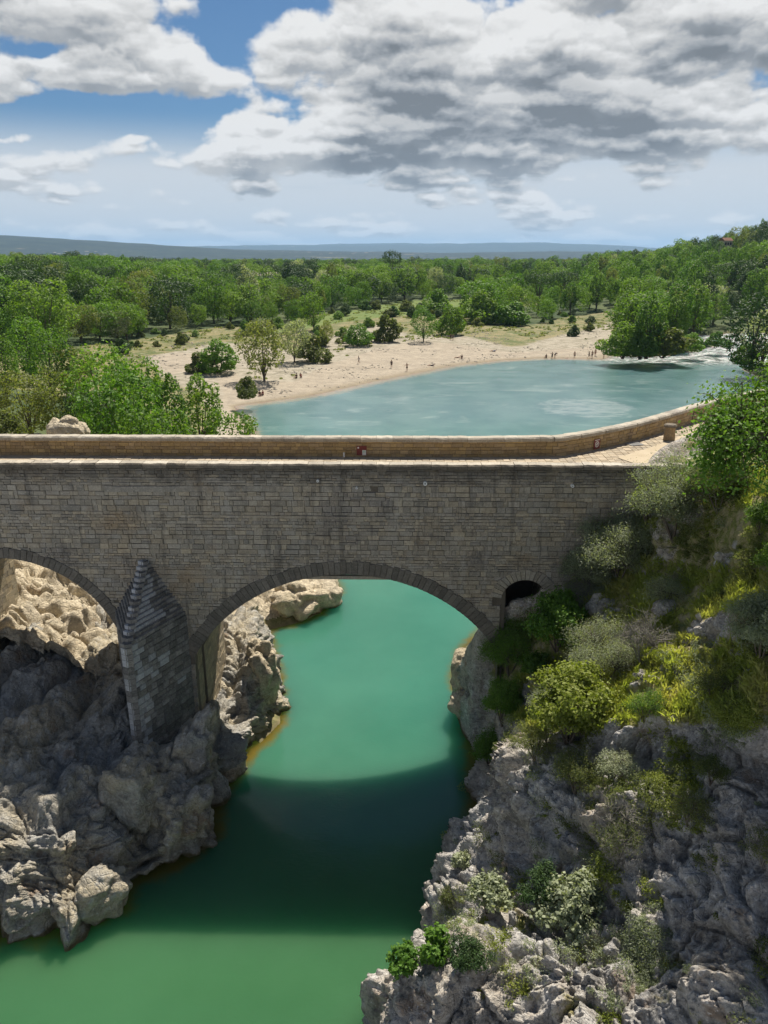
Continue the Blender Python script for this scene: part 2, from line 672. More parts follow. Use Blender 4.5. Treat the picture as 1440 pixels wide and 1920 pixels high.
CLEAR = gpoly([(-60, 690), (150, 652), (230, 640), (300, 628), (420, 610), (560, 603), (590, 588), (640, 585), (700, 575), (760, 566), (830, 566), (905, 560), (990, 556), (1010, 572), (880, 585), (900, 604), (1000, 600), (1060, 590), (1180, 580), (1180, 600), (1145, 640), (1140, 680), (900, 780), (400, 800), (300, 790), (150, 760), (-60, 740)])
MEADOW = gpoly([(470, 612), (560, 603), (600, 588), (760, 566), (905, 562), (900, 576), (760, 590), (640, 600), (560, 612), (500, 622)])
SANDY = gpoly([(395, 705), (380, 680), (300, 690), (270, 660), (330, 650), (420, 655), (470, 690), (540, 690), (590, 668), (690, 640), (780, 626), (870, 632), (960, 640), (1060, 635), (1150, 628), (1160, 700), (700, 800), (400, 800)])
GRAVEL = gpoly([(250, 665), (400, 630), (540, 640), (640, 610), (720, 600), (780, 618), (860, 615), (960, 632), (1060, 612), (1190, 584), (1185, 640), (1100, 640), (800, 650), (500, 720), (330, 720)])


def land_height(x, y):
    pts = np.stack([x, y], 1)
    d, ins, idx = poly_dist(pts, RIVER)
    gorge = 1 - smooth(y, 58, 88)
    cap_l = 12.8 * gorge + (1 - gorge) * (9.5 - 5.0 * smooth(y, 110, 230))
    sl_l = 0.68 * gorge + (1 - gorge) * 0.28
    cap_b = 2.2 + 2.2 * smooth(d, 25, 160)
    sl_b = 0.055
    cap_r = 14.3 + 6 * smooth(y, 80, 200)
    sl_r = 1.1 * gorge + (1 - gorge) * 0.45
    # soft choice between sides by position
    wl = smooth(-x, 4, 30) * (1 - smooth(y, 95, 150)) + smooth(-x, 50, 110) * (1 - smooth(y, 140, 230))
    wl = np.clip(wl, 0, 1)
    wl = np.where(y < 95, np.where(x < 0, 1.0, 0.0), wl)
    wr = np.where(y < 95, np.where(x < 0, 0.0, 1.0), smooth(x, 66, 86) * (1 - smooth(y, 175, 240)))
    wb = np.clip(1 - wl - wr, 0, 1)
    cap = wl * cap_l + wr * cap_r + wb * cap_b
    slo = wl * sl_l + wr * sl_r + wb * sl_b
    h = cap * (1 - np.exp(-d * slo / np.maximum(cap, 0.1)))
    # hill to the right, far off
    r = np.hypot(x, y)
    azm = np.degrees(np.arctan2(x, y))
    hill = 17 * smooth(azm, 9, 29) * smooth(r, 190, 620) * (1 - 0.5 * smooth(r, 900, 2500)) * (1 + 0.10 * np.sin(azm * 1.3))
    hill += 20 * smooth(azm, 17, 34) * smooth(r, 260, 520)
    h = h + hill
    h += 7 * smooth(-azm, 12, 26) * smooth(r, 150, 420) * (1 - smooth(r, 900, 1500))
    # the approach road on the right bank sits level at 14.2
    road = (1 - smooth(np.abs(x - 17 - (y - 38) * 0.55), 7, 12)) * (1 - smooth(y, 44, 50)) * smooth(x, 9, 12)
    h -= 26 * smooth(r, 800, 3200) * (1 - smooth(azm, 12, 20))
    p3 = np.stack([x, y, np.zeros_like(x)], 1)
    nn = fbm(p3 * 0.02, 4, 3)
    h += nn * (0.6 + 2.2 * smooth(d, 30, 300)) * smooth(d, 2, 20)
    rocky = np.clip(1 - smooth(y, 62, 80), 0, 1) * smooth(d, 0, 1.5)
    h = np.where(ins, -np.minimum(3.0, d * 0.6 + 0.05), h)
    h = h * (1 - road) + 14.0 * road
    return h, d, ins, rocky, road


# ------------------------------------------------------------------ the land sheet
def build_land():
    rows = np.concatenate([np.linspace(1330, 1000, 190), np.linspace(998, 500, 330), np.linspace(499, 477.5, 40)])
    Ys = np.array([(CAMZ - 2.0) / row_tan(v) for v in rows])
    Ys = np.concatenate([Ys, [20000.0, 32000.0]])
    ts = np.linspace(-0.80, 0.80, 460)
    YY, TT = np.meshgrid(Ys, ts, indexing='ij')
    dep = YY * 1.02 + 6
    x = (TT * dep).ravel()
    y = YY.ravel()
    h, d, ins, rocky, road = land_height(x, y)
    pts = np.stack([x, y, h], 1)
    am = rocky * (1 - road)
    n1 = billow(pts * 0.20, 3, 11)
    n2 = billow(pts * np.array([0.5, 0.9, 0.9]) + 9, 4, 31)
    w1, w2, wi = worley(pts * np.array([0.5, 0.7, 0.9]), 5)
    disp = am * (0.5 * n1 + 0.6 * n2 + 0.4 * (wi - 0.5) - 0.25 * np.exp(-((w2 - w1) / 0.10) ** 2))
    lim = np.where(ins, 0.2, np.clip(d * 0.45, 0, 1.6))
    pts[:, 2] += np.clip(disp, -1, 1) * lim
    pts[:, 0] += am * 0.5 * fbm(pts * 0.5 + 20, 3, 7) * np.clip(d, 0, 1)
    px_rows = len(Ys)
    me = make_mesh('land', pts, grid_faces(px_rows, len(ts)), [M_PLAIN, M_BANK2], True)
    sand = np.zeros(len(pts))
    g1 = poly_dist(pts[:, :2], GRAVEL)
    s1 = poly_dist(pts[:, :2], SANDY)
    c1 = poly_dist(pts[:, :2], CLEAR)
    m1 = poly_dist(pts[:, :2], MEADOW)
    sd = lambda r, w: np.clip(0.5 + np.where(r[1], r[0], -r[0]) / w, 0, 1)
    sand = np.maximum(0.58 * sd(g1, 8), 0.95 * sd(s1, 7))
    near = np.clip(1 - d / 9, 0, 1) * smooth(y, 112, 130) * (1 - smooth(x, 62, 72))
    sand = np.maximum(sand, near * 1.5)
    add_attr(me, 'sand', np.clip(sand, 0, 1))
    add_attr(me, 'green', sd(m1, 10))
    wood = (1 - sd(c1, 6)) * smooth(y, 70, 90) * (1 - smooth(np.hypot(x, y), 1500, 2600) * 0.5)
    wood *= np.where(ins, 0, 1)
    add_attr(me, 'wood', wood)
    add_attr(me, 'soil', am * smooth(fbm(pts * 0.15 + 4, 3, 8) + 0.02 * (h - 5), 0.0, 0.45) * 0.65)
    fa = grid_faces(px_rows, len(ts))
    mi = (am[fa].mean(1) > 0.45).astype(np.int32)
    me.polygons.foreach_set('material_index', mi)
    o = mesh_obj('ground', me)
    tag(o, kind='structure')
    return o


ground_obj = build_land()

# ================================================================== rock sheets laid out as control nets
def catmull(P, n):
    """P (k, ...) control rows -> n rows"""
    k = len(P)
    t = np.linspace(0, k - 1, n)
    i = np.clip(np.floor(t).astype(int), 0, k - 2)
    f = (t - i).reshape((-1,) + (1,) * (P.ndim - 1))
    p0, p1, p2, p3 = P[np.maximum(i - 1, 0)], P[i], P[i + 1], P[np.minimum(i + 2, k - 1)]
    return 0.5 * ((2 * p1) + (-p0 + p2) * f + (2 * p0 - 5 * p1 + 4 * p2 - p3) * f ** 2 + (-p0 + 3 * p1 - 3 * p2 + p3) * f ** 3)


def control_net(rows, K, fold, side):
    """rows: (py, [(px, z), ...]); fold: offsets added beyond the silhouette end (side 0 = first, 1 = last)"""
    out = []
    for py, cols in rows:
        w = np.array([W(px, py, z) for px, z in cols])
        s = np.array([c[0] for c in cols], float)
        s = (s - s[0]) / (s[-1] - s[0])
        q = np.linspace(0, 1, K)
        r = np.stack([np.interp(q, s, w[:, j]) for j in range(3)], 1)
        if side == 0:
            e = r[0]
            ext = [e + np.array(f) for f in fold]
            for q_ in ext:
                q_[2] = min(q_[2], e[2] - 0.1)
            r = np.concatenate([ext[::-1], r])
        else:
            e = r[-1]
            ext = [e + np.array(f) for f in fold]
            r = np.concatenate([r, ext])
        out.append(r)
    return np.array(out)


def displace_net(G, fn, flip):
    nr, nc = G.shape[:2]
    du = np.gradient(G, axis=1)
    dv = np.gradient(G, axis=0)
    n = np.cross(du, dv)
    n /= np.linalg.norm(n, axis=2, keepdims=True) + 1e-9
    for ax in (0, 1):          # broad, even normals so that lumps stand apart instead of fanning out
        for _ in range(3):
            k = 15
            pad = [(0, 0)] * 3
            pad[ax] = (k, k)
            cs = np.cumsum(np.pad(n, pad, mode='edge'), axis=ax)
            hi = np.take(cs, np.arange(2 * k, cs.shape[ax]), axis=ax)
            lo = np.take(cs, np.arange(0, cs.shape[ax] - 2 * k), axis=ax)
            n = (hi - lo) / (2 * k)
    n /= np.linalg.norm(n, axis=2, keepdims=True) + 1e-9
    if flip:
        n = -n
    p = G.reshape(-1, 3)
    nn = n.reshape(-1, 3)
    a = fn(p, nn)
    return (p + nn * a[:, None]), nn


CL = [
    (835, [(1330, 14.6), (1400, 15.6), (1520, 17.5), (1750, 20)]),
    (880, [(1225, 14.0), (1300, 14.9), (1440, 16.4), (1700, 19)]),
    (940, [(1180, 12.9), (1300, 14.8), (1440, 16.2), (1700, 18.8)]),
    (1050, [(1075, 10.5), (1200, 11.6), (1320, 13.2), (1440, 14.6), (1700, 17)]),
    (1120, [(1020, 8.9), (1100, 9.6), (1200, 10.9), (1320, 12.5), (1440, 14.0), (1700, 16.6)]),
    (1165, [(925, 7.6), (1000, 7.9), (1100, 9.0), (1200, 10.6), (1320, 12.2), (1440, 13.8), (1700, 16.4)]),
    (1205, [(885, 6.0), (950, 6.6), (1050, 8.0), (1150, 9.4), (1300, 11.4), (1440, 13.3), (1700, 16)]),
    (1250, [(862, 2.6), (915, 4.6), (1050, 7.3), (1150, 9.0), (1280, 11.0), (1440, 12.9), (1700, 15.6)]),
    (1310, [(858, 0.6), (920, 3.6), (1000, 6.0), (1110, 8.6), (1300, 11.2), (1440, 12.4), (1700, 14.8)]),
    (1360, [(884, 0.4), (915, 3.4), (960, 6.4), (1060, 8.2), (1180, 9.8), (1300, 10.8), (1440, 11.9), (1700, 14.0)]),
    (1420, [(890, 0.6), (918, 4.2), (960, 6.8), (1060, 7.8), (1150, 8.7), (1300, 9.7), (1440, 10.9), (1700, 12.6)]),
    (1500, [(886, 1.2), (930, 4.6), (980, 6.0), (1050, 6.6), (1150, 7.4), (1300, 8.4), (1440, 9.5), (1700, 11)]),
    (1600, [(850, 1.3), (900, 3.2), (960, 4.2), (1050, 5.0), (1150, 5.8), (1300, 6.8), (1440, 8.0), (1700, 9.4)]),
    (1700, [(808, 1.6), (850, 3.0), (930, 3.7), (1000, 3.6), (1150, 4.6), (1300, 5.6), (1440, 6.6), (1700, 8.0)]),
    (1790, [(768, 2.0), (810, 3.6), (880, 4.3), (960, 3.8), (1060, 3.5), (1150, 3.8), (1300, 4.6), (1440, 5.5), (1700, 6.8)]),
    (1850, [(715, 2.2), (780, 3.6), (860, 4.2), (960, 3.4), (1060, 2.9), (1150, 3.2), (1300, 3.9), (1440, 4.8), (1700, 6.0)]),
    (1930, [(705, 1.9), (780, 3.2), (860, 3.6), (960, 2.7), (1060, 2.3), (1150, 2.6), (1300, 3.2), (1440, 4.2), (1700, 5.2)]),
    (2050, [(700, 1.0), (780, 2.2), (860, 2.4), (960, 1.8), (1060, 1.5), (1150, 1.8), (1300, 2.4), (1440, 3.2), (1700, 4.2)]),
    (2250, [(690, -1.5), (780, -.5), (860, -.5), (960, -.5), (1060, 0), (1150, 0), (1300, .5), (1440, 1.5), (1700, 2)]),
]


def build_cliff():
    lift = ([0, 1420, 1500, 1600, 1700, 1790, 1850, 1930, 2050, 2250], [0, 0, .7, 1.5, 2.1, 2.6, 2.9, 3.2, 3.4, 3.4])
    rows = [(py, [(px, z + float(np.interp(py, *lift)) * float(np.interp(px, [840, 960, 1060], [0, .55, 1]))) for px, z in cols]) for py, cols in CL]
    C = control_net(rows, 14, [(-0.1, 1.2, -2.2), (0.1, 2.0, -7.0)], 0)
    C[:, 0, 2] = -3.0
    C[:, 1, 2] = np.minimum(C[:, 1, 2], -0.4)
    G = catmull(C, 700)
    G = catmull(np.swapaxes(G, 0, 1), 540)
    G = np.swapaxes(G, 0, 1)
    nr, nc = G.shape[:2]
    v = np.linspace(0, len(CL) - 1, nr)
    pyrow = np.interp(v, np.arange(len(CL)), [r[0] for r in CL])
    PY = np.repeat(pyrow[:, None], nc, 1).ravel()
    U = np.repeat(np.linspace(0, 1, nc)[None, :], nr, 0).ravel()
    steep = smooth(PY, 1290, 1400)

    def fn(p, n):
        q = p * np.array([1.1, 1, 0.42])
        wv = np.stack([fbm(p * 0.5 + 1, 2, 9), fbm(p * 0.5 + 31, 2, 10), fbm(p * 0.5 + 61, 2, 11)], 1)
        q2 = q + 0.55 * wv
        big = billow(q2 * 0.24, 2, 41)
        mid = billow(q2 * 0.62 + 7, 3, 51)
        w1, w2, wi = worley(q2 * 0.62 + 3, 15)
        v1, v2, vi = worley(p * 1.7 + 3 + 0.5 * wv, 25)
        fine = billow(q2 * 2.3, 3, 61)
        flute = ridged((p + 0.7 * wv) * np.array([1.5, 1.3, 0.22]), 3, 68)
        tiny = ridged(p * np.array([3.4, 3.4, 2.0]) + wv, 3, 65)
        crack = np.exp(-((w2 - w1) / 0.08) ** 2)
        crack2 = np.exp(-((v2 - v1) / 0.09) ** 2)
        pit = smooth(worley(p * np.array([3.6, 3.6, 2.4]) + wv, 35)[0], 0.45, 0.1)
        a = steep * (1.15 * big + 0.66 * mid + 0.45 * (wi - 0.5) - 0.26 * crack + 0.13 * (vi - 0.5) - 0.07 * crack2 + 0.20 * fine + 0.10 * tiny - 0.07 * pit + 0.24 * flute)
        outc = smooth(fbm(p * 0.33 + 2, 3, 77), 0.02, 0.22)
        a -= 0.32 * steep
        a += (1 - steep) * (0.22 * big + 0.10 * mid + outc * (0.25 + 0.30 * mid + 0.3 * (vi - 0.5) - 0.12 * crack2 + 0.10 * fine))
        road = smooth(PY, 905, 960)
        return a * (0.15 + 0.85 * road) * (0.35 + 0.65 * smooth(U, 0.0, 0.16)) + 0.03 * fbm(p * 6, 3, 5)
    p, n = displace_net(G, fn, True)
    me = make_mesh('cliff', p, grid_faces(nr, nc, True), [M_CLIFF], True)
    outc = smooth(fbm(G.reshape(-1, 3) * 0.33 + 2, 3, 77), 0.02, 0.22)
    soil = (1 - steep) * (1.0 - 0.55 * outc) + steep * 0.10 + 0.25 * steep * smooth(n[:, 2], 0.55, 0.85)
    soil *= smooth(U, 0.10, 0.28)
    add_attr(me, 'soil', soil)
    o = mesh_obj('cliff', me)
    tag(o, kind='structure')
    return p, n, soil, o


cliff_p, cliff_n, cliff_soil, cliff_obj = build_cliff()
cpx, cpy = proj(cliff_p[:, 0], cliff_p[:, 1], cliff_p[:, 2])

LB = [
    (1130, [(-260, 5.5), (0, 5.2), (230, 5.0), (340, 3.4), (445, 3.4), (470, 4.4), (480, 4.0), (492, 2.5)]),
    (1175, [(-260, 5.3), (0, 5.2), (230, 5.0), (340, 3.2), (445, 3.4), (466, 4.5), (486, 4.1), (502, 2.5)]),
    (1230, [(-260, 5.3), (0, 5.0), (230, 4.6), (340, 3.0), (438, 3.0), (456, 3.5), (500, 3.2), (518, 2.0)]),
    (1290, [(-260, 5.2), (0, 4.9), (230, 4.0), (330, 3.2), (420, 2.4), (452, 2.4), (474, 2.7), (508, 2.2), (525, 1.0)]),
    (1350, [(-260, 4.9), (0, 4.7), (150, 4.4), (230, 3.8), (300, 3.4), (380, 2.6), (430, 1.6), (460, 1.5), (500, 1.3), (527, 0.2)]),
    (1390, [(-260, 4.9), (0, 4.7), (150, 4.2), (240, 3.5), (320, 3.2), (385, 2.6), (430, 1.5), (470, 0.9), (488, -0.1)]),
    (1430, [(-260, 4.7), (0, 4.4), (150, 4.0), (250, 3.5), (330, 3.4), (400, 2.6), (430, 1.4), (460, 0)]),
    (1500, [(-260, 4.4), (0, 4.2), (120, 3.8), (220, 3.0), (270, 1.6), (340, 2.9), (390, 2.0), (412, 0.0)]),
    (1570, [(-260, 3.8), (0, 3.6), (120, 3.2), (190, 2.6), (245, 1.8), (280, 0.5), (330, 2.0), (375, 1.6), (403, -0.1)]),
    (1620, [(-260, 3.2), (0, 2.9), (120, 2.4), (160, 2.1), (215, 1.6), (250, 0.9), (290, 0.1), (315, 0.8), (345, -0.1)]),
    (1660, [(-260, 2.6), (0, 2.3), (100, 2.0), (160, 1.5), (200, 1.3), (225, 0.7), (245, 0.1), (270, -0.3)]),
    (1700, [(-260, 1.8), (0, 1.6), (90, 1.6), (150, 1.3), (190, 1.0), (215, 0.7), (228, 0)]),
    (1745, [(-260, 0.7), (0, 0.5), (80, 0.55), (130, 0.5), (175, 0.25), (200, -0.1), (222, -0.6)]),
    (1800, [(-260, -0.6), (0, -0.8), (100, -0.9), (200, -1.2), (230, -1.8)]),
    (1880, [(-260, -3.0), (0, -3.0), (100, -3.0), (200, -3), (230, -3)]),
]


def build_bank():
    C = control_net(LB, 18, [(0.25, 0.5, -1.6), (0.3, 1.0, -4.5)], 1)
    G = catmull(C, 470)
    G = np.swapaxes(catmull(np.swapaxes(G, 0, 1), 460), 0, 1)
    nr, nc = G.shape[:2]

    def fn(p, n):
        wv = np.stack([fbm(p * 0.4 + 1, 2, 9), fbm(p * 0.4 + 31, 2, 10), fbm(p * 0.4 + 61, 2, 11)], 1)
        q = (p + 0.8 * wv) @ np.array([[0.9, 0.3, 0.1], [-0.3, 0.9, 0.35], [0.05, -0.3, 0.75]])
        big = billow((p + 0.8 * wv) * np.array([0.36, 0.20, 0.22]), 2, 141)
        mid = billow((p + 0.8 * wv) * np.array([0.62, 0.30, 0.34]) + 7, 3, 151, 0.40)
        v1, v2, vi = worley(q * np.array([0.45, 0.9, 1.6]) + 3, 125)
        fine = billow(q * np.array([0.8, 1.6, 3.2]), 4, 161, 0.5)
        tiny = ridged(q * np.array([1.6, 3.0, 6.0]), 3, 165)
        crack = np.exp(-((v2 - v1) / 0.10) ** 2)
        flute = ridged((p + 0.8 * wv) @ np.array([[1.1, 0.1, 0.0], [-0.1, 0.25, 0.1], [0.0, -0.1, 0.3]]), 3, 168)
        a = 1.0 * big + 0.70 * mid + 0.28 * flute + 0.20 * (vi - 0.5) - 0.16 * crack + 0.20 * fine + 0.045 * tiny - 0.42
        return a * (0.15 + 0.85 * smooth(p[:, 2], -0.9, 0.4))
    p, n = displace_net(G, fn, True)
    me = make_mesh('river_bank', p, grid_faces(nr, nc, True), [M_BANK], True)
    add_attr(me, 'soil', np.zeros(len(p)))
    o = mesh_obj('river_bank', me)
    tag(o, kind='structure')
    return p, n, o


bank_p, bank_n, bank_obj = build_bank()


# ------------------------------------------------------------------ water
def build_water():
    rows = np.concatenate([np.linspace(2400, 1930, 20), np.linspace(1925, 700, 330), np.linspace(699, 600, 90)])
    Ys = np.array([CAMZ / row_tan(v) for v in rows])
    ts = np.linspace(-0.78, 0.95, 300)
    YY, TT = np.meshgrid(Ys, ts, indexing='ij')
    x = (TT * (YY * 0.95 + 7.6)).ravel()
    y = YY.ravel()
    d, ins, _ = poly_dist(np.stack([x, y], 1), RIVER)
    me = make_mesh('river_water', np.stack([x, y, np.zeros_like(x)], 1), grid_faces(len(Ys), len(ts)), [], True)
    dd = np.where(ins, d, 0)
    # how shallow: rocky edges of the gorge within 2 m, the beach within 9 m
    reach = 1.7 + 7.0 * smooth(y, 90, 130) * (1 - smooth(x, 60, 75))
    add_attr(me, 'shallow', 1 - np.clip(dd / reach, 0, 1))
    rp = smooth(x, 44, 62) * smooth(y, 168, 184)
    rp = np.maximum(rp, 0.0) * ins
    add_attr(me, 'rapid', rp)
    add_attr(me, 'far', smooth(y, 75, 125))
    return me


m, t, b = new_mat("river_water")
P = geo_pos(t)
sh = t.attr('shallow')
far = t.attr('far')
wn = t.noise(P, 0.12, 5, 0.6)
nearer = t.sstep(t.xyz(P)[1], 18, 40)  # greener toward the viewer: reflection put into the water colour
deep = t.mix(nearer, t.mix(t.sstep(wn, 0.3, 0.7), (0.034, 0.105, 0.042), (0.042, 0.122, 0.052)), t.mix(t.sstep(wn, 0.3, 0.7), (0.034, 0.140, 0.094), (0.044, 0.162, 0.110)))
lake = t.mix(t.sstep(wn, 0.35, 0.65), (0.080, 0.160, 0.165), (0.120, 0.205, 0.205))
# wind-ruffled and foamy streaks on the wide pool
stp = t.v('MULTIPLY', P, (0.16, 0.34, 1))
s1 = t.noise(stp, 0.55, 9, 0.62, 0.8)
lake = t.mix(t.m('MULTIPLY', t.sstep(s1, 0.55, 0.68), 0.4), lake, (0.30, 0.36, 0.35))
px_, py_, pz_ = t.xyz(P)
ex = t.m('DIVIDE', t.m('SUBTRACT', px_, 33.0), 8.0)
ey = t.m('DIVIDE', t.m('SUBTRACT', py_, 124.0), 9.0)
er = t.m('ADD', t.m('MULTIPLY', ex, ex), t.m('MULTIPLY', ey, ey))
ern = t.m('ADD', er, t.m('MULTIPLY', t.m('SUBTRACT', t.noise(P, 0.22, 6, 0.6), 0.5), 2.2))
patch = t.sstep(ern, 1.0, 0.6)
lake = t.mix(t.m('MULTIPLY', t.m('MULTIPLY', patch, t.sstep(t.noise(t.v('MULTIPLY', P, (0.3, 0.9, 1)), 1.0, 7, 0.65), 0.36, 0.56)), 0.5), lake, (0.34, 0.39, 0.39))
c = t.mix(far, deep, lake)
shn = t.m('ADD', sh, t.m('MULTIPLY', t.m('SUBTRACT', t.noise(P, 1.1, 6, 0.6), 0.5), 0.7))
shc = t.mix(far, (0.12, 0.105, 0.018), (0.33, 0.28, 0.20))
c = t.mix(t.sstep(shn, 0.55, 1.0), c, shc)
rap = t.attr('rapid')
rn = t.noise(t.v('MULTIPLY', P, (0.5, 1.5, 1)), 0.9, 8, 0.7, 0.6)
foam = t.m('MULTIPLY', t.sstep(rn, 0.47, 0.60), rap)
c = t.mix(t.m('MULTIPLY', rap, 0.7), c, (0.13, 0.13, 0.11))
c = t.mix(foam, c, (0.62, 0.64, 0.62))
t.put(b.inputs['Base Color'], c)
b.inputs['IOR'].default_value = 1.33
b.inputs['Specular IOR Level'].default_value = 0.5
t.put(b.inputs['Roughness'], t.m('ADD', t.m('MULTIPLY', far, 0.10), t.m('ADD', 0.03, t.m('MULTIPLY', foam, 0.5))))
b.subsurface_method = 'BURLEY'
b.inputs['Subsurface Weight'].default_value = 1.0
b.inputs['Subsurface Radius'].default_value = (0.5, 1.0, 0.8)
b.inputs['Subsurface Scale'].default_value = 3.0
h1 = t.noise(P, 0.9, 3, 0.5)
h2 = t.noise(t.v('MULTIPLY', P, (1.0, 2.0, 1)), 4.0, 4, 0.6)
calm = t.sstep(t.noise(P, 0.08, 3, 0.5), 0.35, 0.6)
hw = t.m('ADD', t.m('MULTIPLY', h1, 0.35), t.m('MULTIPLY', h2, t.m('ADD', 0.12, t.m('MULTIPLY', calm, 0.16))))
hw = t.m('ADD', hw, t.m('MULTIPLY', far, t.m('MULTIPLY', h2, 0.55)))
hw = t.m('ADD', hw, t.m('MULTIPLY', rap, t.m('MULTIPLY', rn, 5.0)))
bump(t, b, hw, 0.55, 0.06)
M_WATER = m
wme = build_water()
wme.materials.append(M_WATER)
water = mesh_obj('water', wme)
tag(water, kind='structure')


# ------------------------------------------------------------------ far hills
m, t, b = new_mat("far_hills")
P = geo_pos(t)
q = t.v('MULTIPLY', P, (1, 1, 3))
a1 = t.noise(q, 0.0013, 8, 0.62)
a2 = t.noise(q, 0.006, 6, 0.65)
c = t.mix(t.sstep(a2, 0.4, 0.65), (0.010, 0.022, 0.020), (0.024, 0.038, 0.026))
c = t.mix(t.sstep(a1, 0.64, 0.69), c, (0.20, 0.18, 0.12))
zz_ = t.xyz(P)[2]
town = t.m('MULTIPLY', t.sstep(t.voro(P, 0.011), 0.20, 0.12), t.sstep(zz_, 60, 18))
c = t.mix(t.m('MULTIPLY', town, t.sstep(t.noise(P, 0.0006, 3), 0.48, 0.58)), c, (0.55, 0.48, 0.42))
t.put(b.inputs['Base Color'], c)
b.inputs['Roughness'].default_value = 1.0
M_HILL = m


def build_hills():
    rs = np.concatenate([np.linspace(2600, 9000, 70), np.linspace(9200, 24000, 50)])
    az_ = np.linspace(-42, 42, 420)
    R, A = np.meshgrid(rs, az_, indexing='ij')
    A = A.ravel()
    R = R.ravel()
    x, y = R * np.sin(np.radians(A)), R * np.cos(np.radians(A))
    p = np.stack([x, y, np.zeros_like(x)], 1)
    rid = 0.5 + 0.5 * fbm(p * 0.00035, 5, 71)
    det = fbm(p * 0.0012, 4, 77)
    # front rise on the left, long even ridge behind
    front = smooth(R, 4200, 6800) * (1 - smooth(R, 7200, 9400))
    h1 = front * (70 + 105 * np.exp(-((A + 27) / 7.5) ** 2) + 40 * np.exp(-((A + 14) / 7) ** 2) - 15 * smooth(A, -8, 8))
    back = smooth(R, 11000, 16500)
    h2 = back * (205 + 40 * np.sin(A * 0.16 + 1.2) - 90 * smooth(A, 15, 24))
    h = h1 * (0.45 + 1.1 * rid) + h2 * (0.55 + 0.85 * rid) + 26 * det * (front + back * 1.5) - 26
    h -= 25 * smooth(R, 20000, 24000)
    p[:, 2] = h
    me = make_mesh('hills', p, grid_faces(len(rs), len(az_)), [M_HILL], True)
    o = mesh_obj('hills', me)
    tag(o, kind='structure')


build_hills()

# ================================================================== masonry materials
def mat_stone(name, cols, stain=0.6, top_dark=True, warm_low=0.3, spots=None):
    m, t, b = new_mat(name)
    P = geo_pos(t)
    oi = t.new('ShaderNodeObjectInfo').outputs['Random']
    r = t.m('FRACT', t.m('ADD', t.attr('rnd'), oi))
    c = t.ramp(r, [(i / (len(cols) - 1), cc) for i, cc in enumerate(cols)])
    br = t.m('ADD', 0.74, t.m('MULTIPLY', t.m('FRACT', t.m('MULTIPLY', r, 37.3)), 0.34))
    c = t.v('SCALE', c, br)
    n1 = t.noise(P, 0.35, 7, 0.62)
    n2 = t.noise(t.v('MULTIPLY', P, (1, 1, 1.6)), 1.6, 8, 0.68)
    n3 = t.noise(P, 14, 5, 0.7)
    c = t.mix(t.m('MULTIPLY', t.sstep(n1, 0.54, 0.70), 0.5 * warm_low), c, (0.30, 0.19, 0.085))
    c = t.mix(t.m('MULTIPLY', t.sstep(n1, 0.44, 0.32), 0.45), c, (0.13, 0.115, 0.115))
    c = t.mix(t.m('MULTIPLY', t.sstep(n2, 0.48, 0.66), stain), c, (0.075, 0.066, 0.058))
    n4 = t.noise(P, 5.0, 6, 0.75)
    c = t.mix(t.m('MULTIPLY', t.sstep(n3, 0.5, 0.70), 0.6 * min(1, stain * 2.2)), c, tuple(v * 0.35 for v in cols[0]))
    c = t.mix(t.m('MULTIPLY', t.sstep(n3, 0.48, 0.32), 0.4), c, tuple(min(1, v * 1.7) for v in cols[0]))
    c = t.mix(t.m('MULTIPLY', t.sstep(n4, 0.52, 0.64), 0.6 * min(1, stain * 2.2)), c, tuple(v * 0.45 for v in cols[0]))
    c = t.mix(t.m('MULTIPLY', t.sstep(n4, 0.44, 0.34), 0.4), c, tuple(min(1, v * 1.45) for v in cols[0]))
    if top_dark:
        run = t.noise(t.v('MULTIPLY', P, (1.6, 1.6, 0.16)), 1.5, 5, 0.6)
        c = t.mix(t.m('MULTIPLY', t.sstep(run, 0.56, 0.68), 0.40), c, (0.42, 0.39, 0.34))
        c = t.mix(t.m('MULTIPLY', t.sstep(run, 0.44, 0.34), 0.45), c, (0.10, 0.088, 0.075))
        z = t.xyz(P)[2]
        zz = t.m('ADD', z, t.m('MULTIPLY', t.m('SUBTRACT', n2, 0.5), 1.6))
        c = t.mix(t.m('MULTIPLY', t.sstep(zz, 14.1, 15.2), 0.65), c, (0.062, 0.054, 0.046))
    t.put(b.inputs['Base Color'], c)
    b.inputs['Roughness'].default_value = 0.93
    bump(t, b, t.m('ADD', n3, t.m('MULTIPLY', t.noise(P, 45, 3, 0.6), 0.5)), 0.8, 0.03)
    return m


WALLC = [(0.38, 0.33, 0.255), (0.33, 0.30, 0.245), (0.43, 0.36, 0.26), (0.36, 0.325, 0.27), (0.45, 0.375, 0.265), (0.31, 0.285, 0.24), (0.40, 0.355, 0.29)]
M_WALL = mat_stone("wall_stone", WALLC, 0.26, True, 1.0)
M_RING = mat_stone("ring_stone", [(0.185, 0.165, 0.135), (0.21, 0.185, 0.15), (0.16, 0.145, 0.12), (0.195, 0.175, 0.145)], 0.35, False, 0.3)
M_SOFFIT = mat_stone("soffit_stone", [(0.40, 0.32, 0.20), (0.31, 0.27, 0.185), (0.36, 0.30, 0.20), (0.27, 0.235, 0.175)], 0.20, False, 0.8)
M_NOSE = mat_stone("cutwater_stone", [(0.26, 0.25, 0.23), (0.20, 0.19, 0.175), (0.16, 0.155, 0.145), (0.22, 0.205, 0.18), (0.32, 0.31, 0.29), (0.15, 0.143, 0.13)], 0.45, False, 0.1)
M_NOSEP = mat_stone("cutwater_pale_stone", [(0.46, 0.47, 0.48), (0.38, 0.385, 0.39), (0.42, 0.42, 0.41)], 0.16, False, 0.1)
